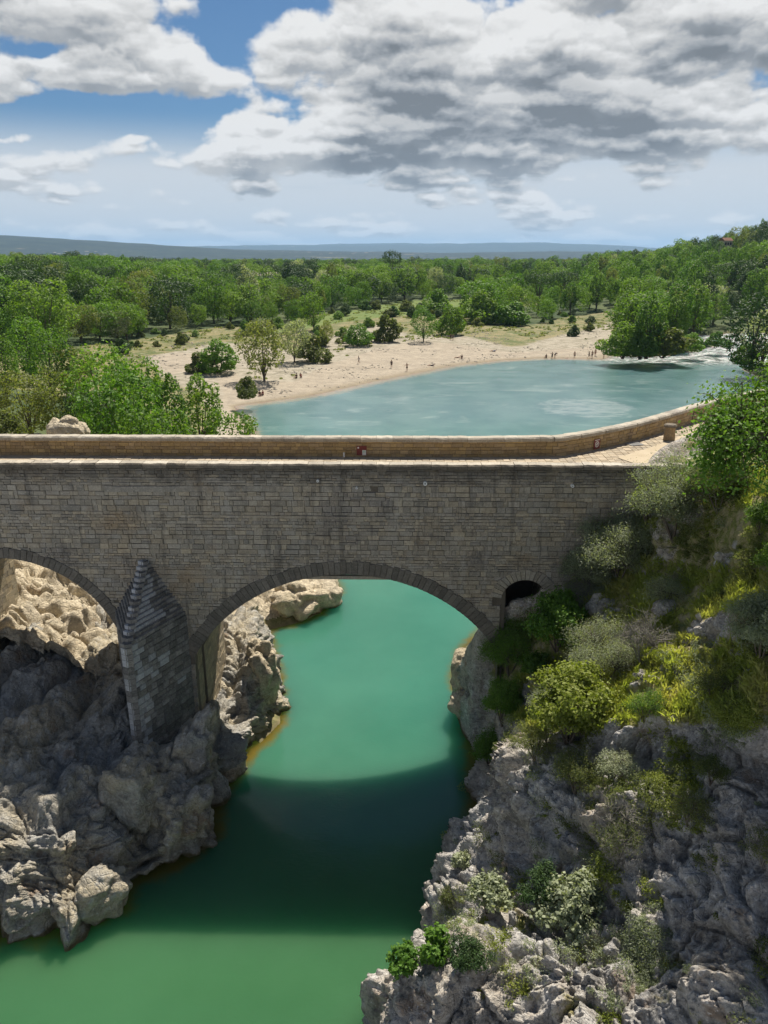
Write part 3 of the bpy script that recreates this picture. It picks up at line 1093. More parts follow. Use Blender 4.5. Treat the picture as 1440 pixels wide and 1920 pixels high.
M_PARA = mat_stone("parapet_stone", [(0.42, 0.30, 0.14), (0.50, 0.36, 0.175), (0.36, 0.26, 0.14), (0.46, 0.34, 0.195), (0.34, 0.255, 0.15)], 0.14, False, 0.6)
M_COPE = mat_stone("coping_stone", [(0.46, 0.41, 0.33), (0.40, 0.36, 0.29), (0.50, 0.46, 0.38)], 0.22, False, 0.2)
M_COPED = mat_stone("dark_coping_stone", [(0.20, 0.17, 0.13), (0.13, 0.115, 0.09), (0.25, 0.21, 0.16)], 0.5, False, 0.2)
M_DECK = mat_stone("deck_paver", [(0.41, 0.335, 0.235), (0.45, 0.375, 0.275), (0.37, 0.31, 0.22), (0.43, 0.37, 0.285)], 0.10, False, 0.3)
m, t, b = new_mat("mortar")
P = geo_pos(t)
n = t.noise(P, 5, 6, 0.7)
t.put(b.inputs['Base Color'], t.mix(n, (0.08, 0.068, 0.054), (0.20, 0.17, 0.13)))
b.inputs['Roughness'].default_value = 1.0
bump(t, b, n, 0.8, 0.05)
M_MORTAR = m
m, t, b = new_mat("concrete_path")
P = geo_pos(t)
n = t.noise(P, 1.2, 8, 0.65)
t.put(b.inputs['Base Color'], t.mix(t.sstep(n, 0.3, 0.7), (0.38, 0.31, 0.21), (0.43, 0.36, 0.255)))
b.inputs['Roughness'].default_value = 0.95
bump(t, b, t.noise(P, 25, 4, 0.7), 0.4, 0.02)
M_PATH = m


def plain(name, col, rough=0.7):
    m, t, b = new_mat(name)
    n = t.noise(geo_pos(t), 6, 4, 0.6)
    t.put(b.inputs['Base Color'], t.mix(t.m('MULTIPLY', n, 0.35), col, tuple(v * 0.6 for v in col)))
    b.inputs['Roughness'].default_value = rough
    return m


# ================================================================== the bridge (its own x runs along it, y through it, near face at y = 0)
BR = empty('stone_bridge', (0, 31.85, 0), rad(-1.03))
tag(BR, 'old stone arch bridge with a pointed cutwater spanning the green gorge river', 'bridge')
ZT, ZD, WID = 15.28, 14.30, 5.25
XL, XR = -30.0, 13.2
rng = np.random.RandomState(4)
C_C = (-1.69, 2.0, 8.2, 7.2)      # centre x, centre z, radius, half opening
C_CI = (-1.69, 1.98, 8.08, 7.08)
C_L = (-17.5, 5.4, 5.5, 5.4)
C_LI = (-17.5, 5.2, 5.3, 5.1)
C_S = (6.35, 8.95, 1.05, 1.04)
FLOORZ = {0: -3.0, 1: -3.0, 2: 7.2}


def zbot(x, arches):
    for k, (cx, cz, R, hw) in enumerate(arches):
        if abs(x - cx) < hw - 1e-6:
            return cz + math.sqrt(max(R * R - (x - cx) ** 2, 0))
    return None


def xs_profile(arches):
    """list of (x, zbottom) with doubled points at the jambs"""
    out = [(XL, None)]
    ar = sorted(arches)
    for cx, cz, R, hw in ar:
        out.append((cx - hw, None))
        for i in range(49):
            a = -1 + 2 * i / 48
            dx = hw * math.sin(a * math.pi / 2)
            out.append((cx + dx, cz + math.sqrt(max(R * R - dx * dx, 0))))
        out.append((cx + hw, None))
    out.append((XR + 2, None))
    return out


def build_core(arches, y0, y1, ztop, name, mat):
    prof = xs_profile(arches)
    v, f, mi = [], [], []

    def q(a, b_, c_, d_, m_=0):
        i = len(v)
        v.extend([a, b_, c_, d_])
        f.append((i, i + 1, i + 2, i + 3))
        mi.append(m_)
    for (xa, za), (xb, zb) in zip(prof[:-1], prof[1:]):
        A = -3.0 if za is None else za
        B = -3.0 if zb is None else zb
        if xb - xa < 1e-6:
            if za != zb:     # jamb
                lo, hi = min(A, B), max(A, B)
                if za is None:   # solid on the left, opening to the right: faces +x
                    q((xa, y0, lo), (xa, y1, lo), (xa, y1, hi), (xa, y0, hi), 1)
                else:
                    q((xa, y1, lo), (xa, y0, lo), (xa, y0, hi), (xa, y1, hi), 1)
            continue
        q((xa, y0, A), (xb, y0, B), (xb, y0, ztop), (xa, y0, ztop))
        q((xb, y1, B), (xa, y1, A), (xa, y1, ztop), (xb, y1, ztop))
        q((xa, y0, ztop), (xb, y0, ztop), (xb, y1, ztop), (xa, y1, ztop))
        q((xa, y1, A), (xb, y1, B), (xb, y0, B), (xa, y0, A), 1 if za is not None else 0)
    me = make_mesh(name, v, f, [M_MORTAR, mat], False, mi)
    return mesh_obj(name, me, BR)


# joints 2 cm wide, filled 9 cm behind the face of the stones
build_core([C_C, C_L, C_S], 0.055, 1.20, ZT - 0.16, 'spandrel_wall', M_MORTAR)
build_core([C_CI, C_LI, C_S], 1.202, 3.60, ZD - 0.01, 'vault', M_MORTAR)
build_core([C_CI, C_LI], 3.602, WID + 0.06, ZD - 0.012, 'rear_vault', M_MORTAR)


def block_verts(cx, cz, w, h, y, dep, bev, rr):
    """stone seen from -y: front face a little smaller than the back, corners uneven"""
    hw, hh = w / 2, h / 2
    b_ = min(bev, w * 0.2, h * 0.25)
    j = lambda s: (rr.rand() - 0.5) * s
    fr = [(-hw + b_, -hh + b_), (hw - b_, -hh + b_), (hw - b_, hh - b_), (-hw + b_, hh - b_)]
    ou = [(-hw, -hh), (hw, -hh), (hw, hh), (-hw, hh)]
    vs = [(cx + a + j(.012), y + j(.012), cz + c + j(.012)) for a, c in fr]
    vs += [(cx + a, y + b_ * 0.7, cz + c) for a, c in ou]
    vs += [(cx + a, y + dep, cz + c) for a, c in ou]
    fs = [(0, 1, 2, 3)]
    for i in range(4):
        k = (i + 1) % 4
        fs.append((4 + i, 4 + k, k, i))
        fs.append((8 + i, 8 + k, 4 + k, 4 + i))
    return vs, fs


def clear_of(x0, x1, z0, z1, arches, ring):
    """trim a course interval [x0,x1] so that it stays outside the rings; returns intervals"""
    iv = [(x0, x1)]
    for (cx, cz, R, hw), rg in zip(arches, ring):
        Ro = R + rg
        zz = z0
        # blocked half width at this course: ring outer circle, or jamb below the spring
        bl = 0
        spr = cz + math.sqrt(R * R - hw * hw) if hw < R else cz
        for zt in ((z0 + z1) / 2,):
            if zt < spr:
                bl = max(bl, hw + 0.01)
                ring_h = math.sqrt(max(Ro * Ro - (zt - cz) ** 2, 0))
                if zt > cz - 0.2 and zt > spr - 0.4:
                    bl = max(bl, min(ring_h, hw + rg))
            elif zt < cz + Ro:
                bl = max(bl, math.sqrt(Ro * Ro - (zt - cz) ** 2))
        if bl > 0:
            nv = []
            for a, b_ in iv:
                if b_ <= cx - bl or a >= cx + bl:
                    nv.append((a, b_))
                    continue
                if a < cx - bl:
                    nv.append((a, cx - bl))
                if b_ > cx + bl:
                    nv.append((cx + bl, b_))
            iv = nv
    return iv


RINGS = [0.64, 0.52, 0.50]
ARCH = [C_C, C_L, C_S]
HOLES = [(44, 893), (223, 895), (402, 900), (452, 906), (690, 922), (363, 1073), (882, 1081), (718, 972), (216, 1133)]
hole_w = []
for px, py in HOLES:
    w = W(px, py, Y=31.9)
    hole_w.append((w[0], w[2]))
stones = []
z = -0.6
while z < ZT - 0.20:
    h = (0.11 + 0.05 * rng.rand()) if math.sin(z * 3.1) > 0.15 else (0.17 + 0.11 * rng.rand())
    if z + h > ZT - 0.24:
        h = ZT - 0.18 - z
        if h < 0.08:
            break
    if z > 7.3 or True:
        x = XL + rng.rand() * 0.3
        seq = []
        while x < XR + 1.5:
            w = (0.14 + 0.42 * rng.rand() ** 1.6 + (0.25 if rng.rand() < 0.10 else 0)) * (1.15 if h > 0.17 else 0.9)
            seq.append((x, x + w))
            x += w
        for a, b_ in seq:
            if b_ < -18.5 or a > XR + 1.4:
                continue
            if z < 5.5 and (a > 5.5 and a < 20):
                continue
            for (u0, u1) in clear_of(a, b_, z, z + h, ARCH, [r_ - 0.12 for r_ in RINGS]):
                if u1 - u0 < 0.07:
                    continue
                skip = False
                for hx, hz in hole_w:
                    if u0 - 0.0 < hx < u1 and z < hz < z + h:
                        skip = True
                if skip and (u1 - u0) < 0.9:
                    # leave the socket open, but only about 20 cm of it
                    m_ = hx
                    lo, hi = max(u0, hx - 0.11), min(u1, hx + 0.11)
                    if lo - u0 > 0.08:
                        stones.append((u0, lo, z, z + h))
                    if u1 - hi > 0.08:
                        stones.append((hi, u1, z, z + h))
                    continue
                j0, j1 = (rng.rand() - .5) * .022, (rng.rand() - .5) * .022
                if h > 0.17 and u1 - u0 < 0.5 and rng.rand() < 0.10:   # two thin stones packed into one course
                    zm = z + h * (0.4 + 0.2 * rng.rand())
                    stones.append((u0, u1, z, zm))
                    stones.append((u0, u1, zm, z + h))
                    continue
                stones.append((u0, u1, z + j0, z + h + j1))
    z += h
# nearest and largest stones in view become parts one by one
def vis_size(s):
    cx, cz = (s[0] + s[1]) / 2, (s[2] + s[3]) / 2
    px, py = proj(cx, 31.85 - cx * 0.018, cz)
    if not (0 < px < 1215 and py > 868):
        return 0
    if cz < 7.4 and not (-12.4 < cx < -8.7):
        return 0
    if -12.3 < cx < -9.2 and cz < 9.5:
        return 0
    return (s[1] - s[0]) * (s[3] - s[2])


order = sorted(range(len(stones)), key=lambda i: -vis_size(stones[i]))
big = set(order[:290])
UNITS = []
for k in range(14):
    vs, fs = block_verts(0, 0, 1, 1, 0, 0.5, 0.05, rng)
    vs = [(v[0], v[1] if v[1] < 0.3 else 0.16, v[2]) for v in vs]
    me = make_mesh('stone', vs, fs, [M_WALL], False)
    UNITS.append(me)
wall = MB()
for i, (x0, x1, z0, z1) in enumerate(stones):
    g = 0.011
    y = -0.024 * rng.rand() + (0.02 if rng.rand() < 0.06 else 0)
    if i in big:
        o = D.objects.new('stone', UNITS[rng.randint(14)])
        o.location = ((x0 + x1) / 2, y, (z0 + z1) / 2)
        o.scale = (x1 - x0 - g, 1, z1 - z0 - g)
        o.rotation_euler = ((rng.rand() - .5) * .04, (rng.rand() - .5) * .02, (rng.rand() - .5) * .03)
        link(o, BR)
    else:
        vs, fs = block_verts((x0 + x1) / 2, (z0 + z1) / 2, x1 - x0 - g, z1 - z0 - g, y, 0.15, 0.018, rng)
        wall.add(vs, fs, 0, rng.rand())
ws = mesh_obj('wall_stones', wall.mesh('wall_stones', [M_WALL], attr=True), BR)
tag(ws, kind='stuff')


def voussoir_mesh(R, th, dang, y0, y1, mat, rr, name='arch_stone'):
    a0, a1 = -dang / 2 + 0.006 / R, dang / 2 - 0.006 / R
    r0, r1 = R, R + th
    vs = []
    e = 0.02
    for (r_, a_, y) in ((r0 + e, a0 + e / R, y0), (r1 - e, a0 + e / R, y0), (r1 - e, a1 - e / R, y0), (r0 + e, a1 - e / R, y0),
                        (r0, a0, y0 + .015), (r1, a0, y0 + .015), (r1, a1, y0 + .015), (r0, a1, y0 + .015),
                        (r0, a0, y1), (r1, a0, y1), (r1, a1, y1), (r0, a1, y1)):
        jj = (rr.rand(3) - .5) * 0.012
        vs.append((r_ * math.sin(a_) + jj[0], y + jj[1] * .6, r_ * math.cos(a_) - R + jj[2]))
    fs = [(0, 1, 2, 3)]
    for i in range(4):
        k = (i + 1) % 4
        fs.append((4 + i, 4 + k, k, i))
        fs.append((8 + i, 8 + k, 4 + k, 4 + i))
    fs = [tuple(reversed(f_)) for f_ in fs]
    return make_mesh(name, vs, fs, [mat], False)


def ring(arch, th, wid, name, mat, y0=-0.05, y1=0.35, amin=-9, amax=9):
    cx, cz, R, hw = arch
    A = math.asin(min(1, hw / R))
    n = int(round(2 * A * R / wid))
    da = 2 * A / n
    me = [voussoir_mesh(R, th * f_, da, y0, y1, mat, rng, name) for f_ in (1.0, 0.94, 1.04, 0.9, 1.0)]
    for i in range(n):
        a = -A + da * (i + 0.5)
        x = cx + R * math.sin(a)
        if x < -18.6 or x < amin or x > amax:
            continue
        o = D.objects.new(name, me[rng.randint(5)])
        o.location = (x, -0.02 * rng.rand(), cz + R * math.cos(a))
        o.rotation_euler = (0, a, 0)
        link(o, BR)


ring(C_C, 0.64, 0.25, 'arch_stone', M_RING)
ring(C_L, 0.52, 0.25, 'arch_stone', M_RING, amin=-99)
ring(C_S, 0.50, 0.17, 'arch_stone', M_WALL)


# inside of the vaults: courses of soffit stones and jamb stones
def soffit(arch, y0, y1, mb, ystep):
    cx, cz, R, hw = arch
    A = math.asin(min(1, hw / R))
    n = int(2 * A * R / 0.24)
    da = 2 * A / n
    for i in range(n):
        a = -A + da * (i + .5)
        y = y0
        while y < y1 - 0.05:
            w = min(ystep * (0.7 + 0.6 * rng.rand()), y1 - y)
            pr = 0.012 + 0.02 * rng.rand()
            r0, r1 = R - pr, R + 0.03
            a0, a1 = a - da / 2 + 0.004 / R * 2, a + da / 2 - 0.004 / R * 2
            pt = lambda r_, aa, yy: (cx + r_ * math.sin(aa), yy, cz + r_ * math.cos(aa))
            vs = [pt(r0, a0, y + .008), pt(r0, a1, y + .008), pt(r0, a1, y + w - .008), pt(r0, a0, y + w - .008),
                  pt(r1, a0, y + .004), pt(r1, a1, y + .004), pt(r1, a1, y + w - .004), pt(r1, a0, y + w - .004)]
            fs = [(0, 3, 2, 1), (0, 1, 5, 4), (1, 2, 6, 5), (2, 3, 7, 6), (3, 0, 4, 7)]
            mb.add(vs, [tuple(reversed(f_)) for f_ in fs], 0, rng.rand())
            y += w
    # jambs
    spr = cz + math.sqrt(max(R * R - hw * hw, 0))
    for sgn in (-1, 1):
        z_ = -0.4 if hw > 2 else 7.0
        while z_ < spr:
            h_ = min(0.2 + 0.12 * rng.rand(), spr - z_ + 0.02)
            y = y0
            while y < y1 - 0.05:
                w = min(0.3 + 0.4 * rng.rand(), y1 - y)
                x_ = cx + sgn * hw
                pr = 0.012 + 0.025 * rng.rand()
                xa, xb = (x_ - pr, x_ + 0.05) if sgn > 0 else (x_ - 0.05, x_ + pr)
                mb.box(xa, xb, y + .006, y + w - .006, z_ + .006, z_ + h_ - .006, 0, rng.rand())
                y += w
            z_ += h_


sf = MB()
soffit(C_C, 0.36, 1.19, sf, 0.5)
soffit(C_CI, 1.21, WID + 0.05, sf, 0.55)
soffit(C_L, 0.36, 1.19, sf, 0.5)
soffit(C_LI, 1.21, WID + 0.05, sf, 0.55)
soffit(C_S, 0.36, 3.55, sf, 0.55)
tag(mesh_obj('soffit_stones', sf.mesh('soffit_stones', [M_SOFFIT], attr=True), BR), kind='stuff')
# the thicker half of the far pier seen through the left arch
pm = MB()
zz_ = 0.0
while zz_ < 9.4:
    h_ = 0.22 + .12 * rng.rand()
    y = 2.4
    while y < 5.2:
        w = 0.3 + 0.4 * rng.rand()
        pm.box(-21.2, -19.62 + 0.03 * rng.rand(), y + .006, min(y + w, 5.3) - .006, zz_ + .006, zz_ + h_ - .006, 0, rng.rand())
        y += w
    zz_ += h_
tag(mesh_obj('pier_stones', pm.mesh('pier_stones', [M_SOFFIT], attr=True), BR), kind='stuff')
# corbelled springer where the vault starts beside the cutwater
cb = MB()
for k in range(9):
    s = k / 8
    zc_ = 6.1 + 1.3 * s
    rr_ = 0.25 + 0.75 * math.sin(s * math.pi / 2)
    n_ = 6
    for j in range(n_):
        a0, a1 = math.pi * (j / n_) * .5, math.pi * ((j + 1) / n_) * .5
        xo, yo = -8.89, 0.16
        p0 = (xo + rr_ * math.sin(a0) * .55, yo + 1.05 - rr_ * math.cos(a0))
        p1 = (xo + rr_ * math.sin(a1) * .55, yo + 1.05 - rr_ * math.cos(a1))
        vs = [(xo, yo + 1.05, zc_), (p0[0], p0[1], zc_), (p1[0], p1[1], zc_), (xo, yo + 1.05, zc_ + .155), (p0[0], p0[1], zc_ + .155), (p1[0], p1[1], zc_ + .155)]
        cb.add(vs, [(0, 2, 1), (3, 4, 5), (1, 2, 5, 4), (0, 1, 4, 3), (2, 0, 3, 5)], 0, rng.rand())
tag(mesh_obj('springer_stones', cb.mesh('springer_stones', [M_SOFFIT], attr=True), BR), kind='stuff')

# near coping, one stone after another
cop_me = []
for k in range(6):
    vs = []
    for x_ in (-0.5, -0.17, 0.17, 0.5):
        j1, j2 = (rng.rand(2) - .5) * 0.03
        vs += [(x_, -0.075 + j1, -0.11), (x_, -0.09 + j1, 0.035), (x_, -0.02, 0.10 + j2), (x_, 0.40, 0.11 + j2), (x_, 0.46, 0.05), (x_, 0.46, -0.11)]
    fs = []
    for s in range(3):
        for i in range(6):
            k2 = (i + 1) % 6
            fs.append((s * 6 + i, s * 6 + k2, s * 6 + 6 + k2, s * 6 + 6 + i))
    fs += [tuple(range(5, -1, -1)), tuple(range(18, 24))]
    cop_me.append(make_mesh('coping_stone', vs, [tuple(reversed(f_)) for f_ in fs], [M_COPED, M_COPE], False, [1 if (i < 18 and i % 6 in (2, 3)) else 0 for i in range(len(fs))]))  # sun and shade put into the colour: pale tops, dark sides
x = -19.0
while x < XR + 1.0:
    w = 0.55 + 0.5 * rng.rand()
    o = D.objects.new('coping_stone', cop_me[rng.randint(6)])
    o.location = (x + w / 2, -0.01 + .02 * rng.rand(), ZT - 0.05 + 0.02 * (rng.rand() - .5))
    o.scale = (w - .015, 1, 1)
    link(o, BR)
    x += w


# ------------------------------------------------------------------ cutwater
CW = empty('cutwater')
CW.parent = BR
XC, HWC, YT = -10.75, 1.66, -3.35
ZSH, ZAP = 8.15, 10.85
core = MB()


def tri(s, y_in=0.0):
    return [(XC - HWC * s, 0.05), (XC + HWC * s, 0.05), (XC - 0.05, YT * s)]


levels = [(0.6, 1.02)]
z = 0.6
while z < ZSH - 0.05:
    h = 0.24 + 0.10 * rng.rand()
    z = min(z + h, ZSH)
    levels.append((z, 1.0))
ncap = 15
for k in range(1, ncap + 1):
    levels.append((ZSH + (ZAP - ZSH) * k / ncap, 1.0 - k / (ncap + 0.6)))
indiv = 0
left = MB()
nose_units = []
for k in range(8):
    vs, fs = block_verts(0, 0, 1, 1, 0, 0.5, 0.05, rng)
    vs = [(v[0], v[1] if v[1] < 0.3 else 0.30, v[2]) for v in vs]
    nose_units.append((make_mesh('stone', vs, fs, [M_NOSE], False), make_mesh('stone', vs, fs, [M_NOSEP], False)))
for li in range(len(levels) - 1):
    z0, s0 = levels[li]
    z1, s1 = levels[li + 1]
    s = s1 if z0 < ZSH - 0.01 else s0 * 0.5 + s1 * 0.5 + 0.02
    cap_ = z0 >= ZSH - 0.01
    T3 = tri(max(s - 0.03, 0.01))
    core.add([(a, b_, z0) for a, b_ in T3] + [(a, b_, z1) for a, b_ in T3], [(0, 1, 4, 3), (1, 2, 5, 4), (2, 0, 3, 5), (3, 4, 5), (0, 2, 1)], 0, 0)
    for side in (0, 1):
        A = np.array(tri(s)[1 - side])
        T = np.array(tri(s)[2])
        L = np.linalg.norm(T - A)
        dirr = (T - A) / L
        nrm = np.array([dirr[1], -dirr[0]])
        if side == 0:
            nrm = np.array([-dirr[1], dirr[0]])
        if nrm[1] > 0:
            nrm = -nrm
        u = 0.0
        while u < L - 0.04:
            w = (0.26 + 0.34 * rng.rand()) * (1.0 if not cap_ else 0.85)
            if u + w > L - 0.14:
                w = L - u
            c2 = A + dirr * (u + w / 2) + nrm * (0.02 * rng.rand() + 0.015)
            ang = math.atan2(nrm[0], -nrm[1])
            tipside = (u + w / 2) / L
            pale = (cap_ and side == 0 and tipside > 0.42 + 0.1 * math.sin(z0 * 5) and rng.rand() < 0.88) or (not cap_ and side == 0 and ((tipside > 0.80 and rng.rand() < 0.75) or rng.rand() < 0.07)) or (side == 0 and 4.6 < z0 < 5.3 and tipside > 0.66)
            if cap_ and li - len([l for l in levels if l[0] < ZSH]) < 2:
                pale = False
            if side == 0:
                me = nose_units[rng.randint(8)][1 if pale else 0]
                o = D.objects.new('stone', me)
                o.location = (c2[0], c2[1], (z0 + z1) / 2)
                o.scale = (w - .016, 1, z1 - z0 - 0.018)
                o.rotation_euler = (0.0, 0, ang)
                link(o, CW)
                indiv += 1
            else:
                vs, fs = block_verts(0, 0, w - .016, z1 - z0 - .018, 0, 0.30, 0.02, rng)
                ca, sa = math.cos(ang), math.sin(ang)
                vs = [(c2[0] + v[0] * ca - v[1] * sa, c2[1] + v[0] * sa + v[1] * ca, (z0 + z1) / 2 + v[2]) for v in vs]
                left.add(vs, fs, 0, rng.rand())
            u += w
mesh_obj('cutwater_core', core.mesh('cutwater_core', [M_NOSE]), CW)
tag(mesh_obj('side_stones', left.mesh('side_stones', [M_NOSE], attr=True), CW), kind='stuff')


# ------------------------------------------------------------------ deck, far parapet
def to_local(x, y):
    a = rad(1.03)
    dx, dy = x, y - 31.85
    return (dx * math.cos(a) - dy * math.sin(a), dx * math.sin(a) + dy * math.cos(a))


LINE = [(-30.0, 5.25), (-20, 5.25), (-10, 5.25), (0, 5.25), (4.5, 5.27)]
for px, py in [(1000, 825), (1050, 819), (1100, 811.5), (1150, 802), (1200, 791), (1250, 777), (1300, 762), (1340, 752), (1400, 738), (1480, 722)]:
    LINE.append(to_local(*W(px, py, 15.28)[:2]))
LINE = np.array(LINE)
LINE = LINE[[0, 1, 2, 3, 4] + [i for i in range(5, len(LINE))]]
LINE[5, 1] = max(LINE[5, 1], 5.5)
# dense resample
seg = np.r_[0, np.cumsum(np.hypot(*np.diff(LINE, axis=0).T))]
total = seg[-1]


def at(s):
    return np.array([np.interp(s, seg, LINE[:, 0]), np.interp(s, seg, LINE[:, 1])])


def frame(s):
    a = at(max(s - 0.6, 0))
    b_ = at(min(s + 0.6, total))
    d_ = (b_ - a) / np.linalg.norm(b_ - a)
    return at(s), d_, np.array([-d_[1], d_[0]])     # point, along, outward (away from the deck)


PA = empty('parapet')
PA.parent = BR
pc, ps = MB(), MB()
S0 = 8.0
ss = np.arange(S0, total, 0.5)
for a, b_ in zip(ss[:-1], ss[1:]):
    (p, d_, n_), (p2, d2_, n2_) = frame(a), frame(b_)
    q0, q1 = p - n_ * 0.0, p + n_ * 0.42
    r0, r1 = p2 - n2_ * 0.0, p2 + n2_ * 0.42
    z0, z1 = ZD - 0.5, ZT - 0.12
    zo = -3 if p[0] > XR + 1.6 else ZD - 0.5
    pc.add([(*q0, z0), (*r0, z0), (*r1, zo), (*q1, zo), (*q0, z1), (*r0, z1), (*r1, z1), (*q1, z1)],
           [(0, 1, 5, 4), (1, 2, 6, 5), (2, 3, 7, 6), (3, 0, 4, 7), (4, 5, 6, 7)], 0, 0)
mesh_obj('parapet_core', pc.mesh('parapet_core', [M_MORTAR]), PA)
z = ZD - 0.05
while z < ZT - 0.16:
    h = min(0.15 + 0.07 * rng.rand(), ZT - 0.10 - z)
    s = S0
    while s < total - 0.6:
        w = 0.22 + 0.35 * rng.rand()
        p, d_, n_ = frame(s + w / 2)
        c2 = p - n_ * (0.02 + 0.03 * rng.rand())
        vs, fs = block_verts(0, 0, w - .012, h - .012, 0, 0.1, 0.015, rng)
        vs = [(c2[0] + v[0] * d_[0] + v[1] * n_[0], c2[1] + v[0] * d_[1] + v[1] * n_[1], z + h / 2 + v[2]) for v in vs]
        ps.add(vs, fs, 0, rng.rand())
        s += w
    z += h
tag(mesh_obj('parapet_stones', ps.mesh('parapet_stones', [M_PARA], attr=True), PA), kind='stuff')
cope2 = []
for src in cop_me:
    c_ = src.copy()
    c_.materials.clear()
    c_.materials.append(M_COPE)
    c_.materials.append(M_COPE)
    cope2.append(c_)
s = S0
while s < total - 0.8:
    w = 0.6 + 0.5 * rng.rand()
    p, d_, n_ = frame(s + w / 2)
    o = D.objects.new('coping_stone', cope2[rng.randint(6)])
    c2 = p - n_ * 0.02
    o.location = (c2[0], c2[1], ZT - 0.10 + 0.015 * (rng.rand() - .5))
    o.scale = (w - .012, 1, 1)
    o.rotation_euler = (0, 0, math.atan2(d_[1], d_[0]))
    link(o, PA)
    s += w

# deck sheet with pavers
dv, dfc = [], []
ss = np.arange(0, total, 0.5)
for s in ss:
    p, d_, n_ = frame(s)
    near = 0.42 if p[0] < XR + 1.0 else (-1.5 - (p[0] - XR) * 0.25)
    nx = p[0] + (0 if p[0] < XR else (p[0] - XR) * 0.25)
    dv += [(nx, near, ZD), (p[0], p[1] + 0.05, ZD)]
for i in range(len(ss) - 1):
    dfc.append((2 * i, 2 * i + 2, 2 * i + 3, 2 * i + 1))
deck = mesh_obj('deck', make_mesh('deck', dv, dfc, [M_DECK]), BR)
pv = MB()
x = -17.5
while x < 17.5:
    w = 0.30 + 0.1 * rng.rand()
    y = 0.5
    ymax = 5.15 if x < 4.5 else np.interp(x, LINE[:, 0], LINE[:, 1]) - 0.25
    while y < ymax:
        l = 0.22 + 0.2 * rng.rand()
        if y + l < ymax + .05:
            e = 0.022
            zt = ZD + 0.012 + 0.018 * rng.rand()
            vs = [(x + e, y + e, zt), (x + w - e, y + e, zt), (x + w - e, y + l - e, zt), (x + e, y + l - e, zt),
                  (x + .004, y + .004, ZD - .02), (x + w - .004, y + .004, ZD - .02), (x + w - .004, y + l - .004, ZD - .02), (x + .004, y + l - .004, ZD - .02)]
            pv.add(vs, [(0, 1, 2, 3), (4, 5, 1, 0), (5, 6, 2, 1), (6, 7, 3, 2), (7, 4, 0, 3)], 0, rng.rand())
        y += l
    x += w
tag(mesh_obj('pavers', pv.mesh('pavers', [M_DECK], attr=True), BR), kind='stuff')
# ground mass under the approach
ab = MB()
lo = [(*to_local(*W(px, py, 14.2)[:2]),) for px, py in [(1230, 872), (1310, 795), (1380, 770), (1500, 745)]]
pl = [(13.0, 0.5), (13.0, 6.0), (15.2, 8.6), (19.0, 13.0), (23, 18), (40, 20), (40, 0.5)]
nb_ = len(pl)
ab.add([(a, b_, -3) for a, b_ in pl] + [(a, b_, ZD - 0.06) for a, b_ in pl],
       [tuple(range(nb_, 2 * nb_))][:1] + [(i, (i + 1) % nb_, nb_ + (i + 1) % nb_, nb_ + i) for i in range(nb_)], 0, 0)
mesh_obj('abutment', ab.mesh('abutment', [M_WALL]), BR)

# pale concrete footpath laid over the paving
fp = [W(px, py, ZD + 0.045) for px, py in [(1158, 858), (1222, 838), (1290, 812), (1330, 797), (1400, 775), (1460, 800), (1420, 862), (1215, 871.5), (1190, 869)]]
me = make_mesh('footpath', fp, [tuple(range(len(fp)))[::-1]], [M_PATH])
me.update()
fpo = mesh_obj('footpath', me)
if me.polygons[0].normal.z < 0:
    me.flip_normals()
tag(fpo, kind='structure')

# drain pipes in the wall
M_WHITE = plain("limewashed_pipe", (0.80, 0.79, 0.75), 0.6)
M_DARK = plain("dark_bore", (0.02, 0.02, 0.02), 0.9)  # black end disc, shade of the bore put into its colour
for px, py, r in [(797, 905, 0.085), (1071, 908, 0.07), (596, 901, 0.055), (669, 914, 0.045)]:
    w = W(px, py, Y=31.85)
    lx, ly = to_local(w[0], w[1])
    mb = MB()
    zc = w[2]
    n_ = 12
    for rr_, y_ in ((r, 0.12), (r, -0.16), (r * 0.45, -0.16), (r * 0.45, -0.02)):
        for i in range(n_):
            a = 2 * math.pi * i / n_
            mb.v.append((lx + rr_ * math.cos(a), y_, zc + rr_ * math.sin(a)))
    for k in range(3):
        for i in range(n_):
            j = (i + 1) % n_
            mb.f.append((k * n_ + i, k * n_ + j, (k + 1) * n_ + j, (k + 1) * n_ + i))
            mb.mi.append(0)
    mb.f.append(tuple(range(3 * n_, 4 * n_)))
    mb.mi.append(1)
    mesh_obj('drain_pipe', mb.mesh('drain_pipe', [M_WHITE, M_DARK]), BR)

# ------------------------------------------------------------------ small things on the deck
M_SIGNR = plain("faded_red_enamel", (0.20, 0.045, 0.040), 0.5)
M_SIGNW = plain("white_enamel", (0.78, 0.78, 0.74), 0.5)
M_SIGNG = plain("pale_green_print", (0.45, 0.58, 0.52), 0.5)
M_STEEL = plain("dull_steel", (0.25, 0.25, 0.24), 0.5)


def disc(mb, cx, cz, r0, r1, y, mi, n=28):
    vs, fs = [], []
    for i in range(n):
        a = 2 * math.pi * i / n
        vs.append((cx + r1 * math.cos(a), y, cz + r1 * math.sin(a)))
    if r0 <= 0:
        fs.append(tuple(range(n)))
    else:
        for i in range(n):
            a = 2 * math.pi * i / n
            vs.append((cx + r0 * math.cos(a), y, cz + r0 * math.sin(a)))
        fs = [(i, (i + 1) % n, n + (i + 1) % n, n + i) for i in range(n)]
    mb.add(vs, fs, mi)


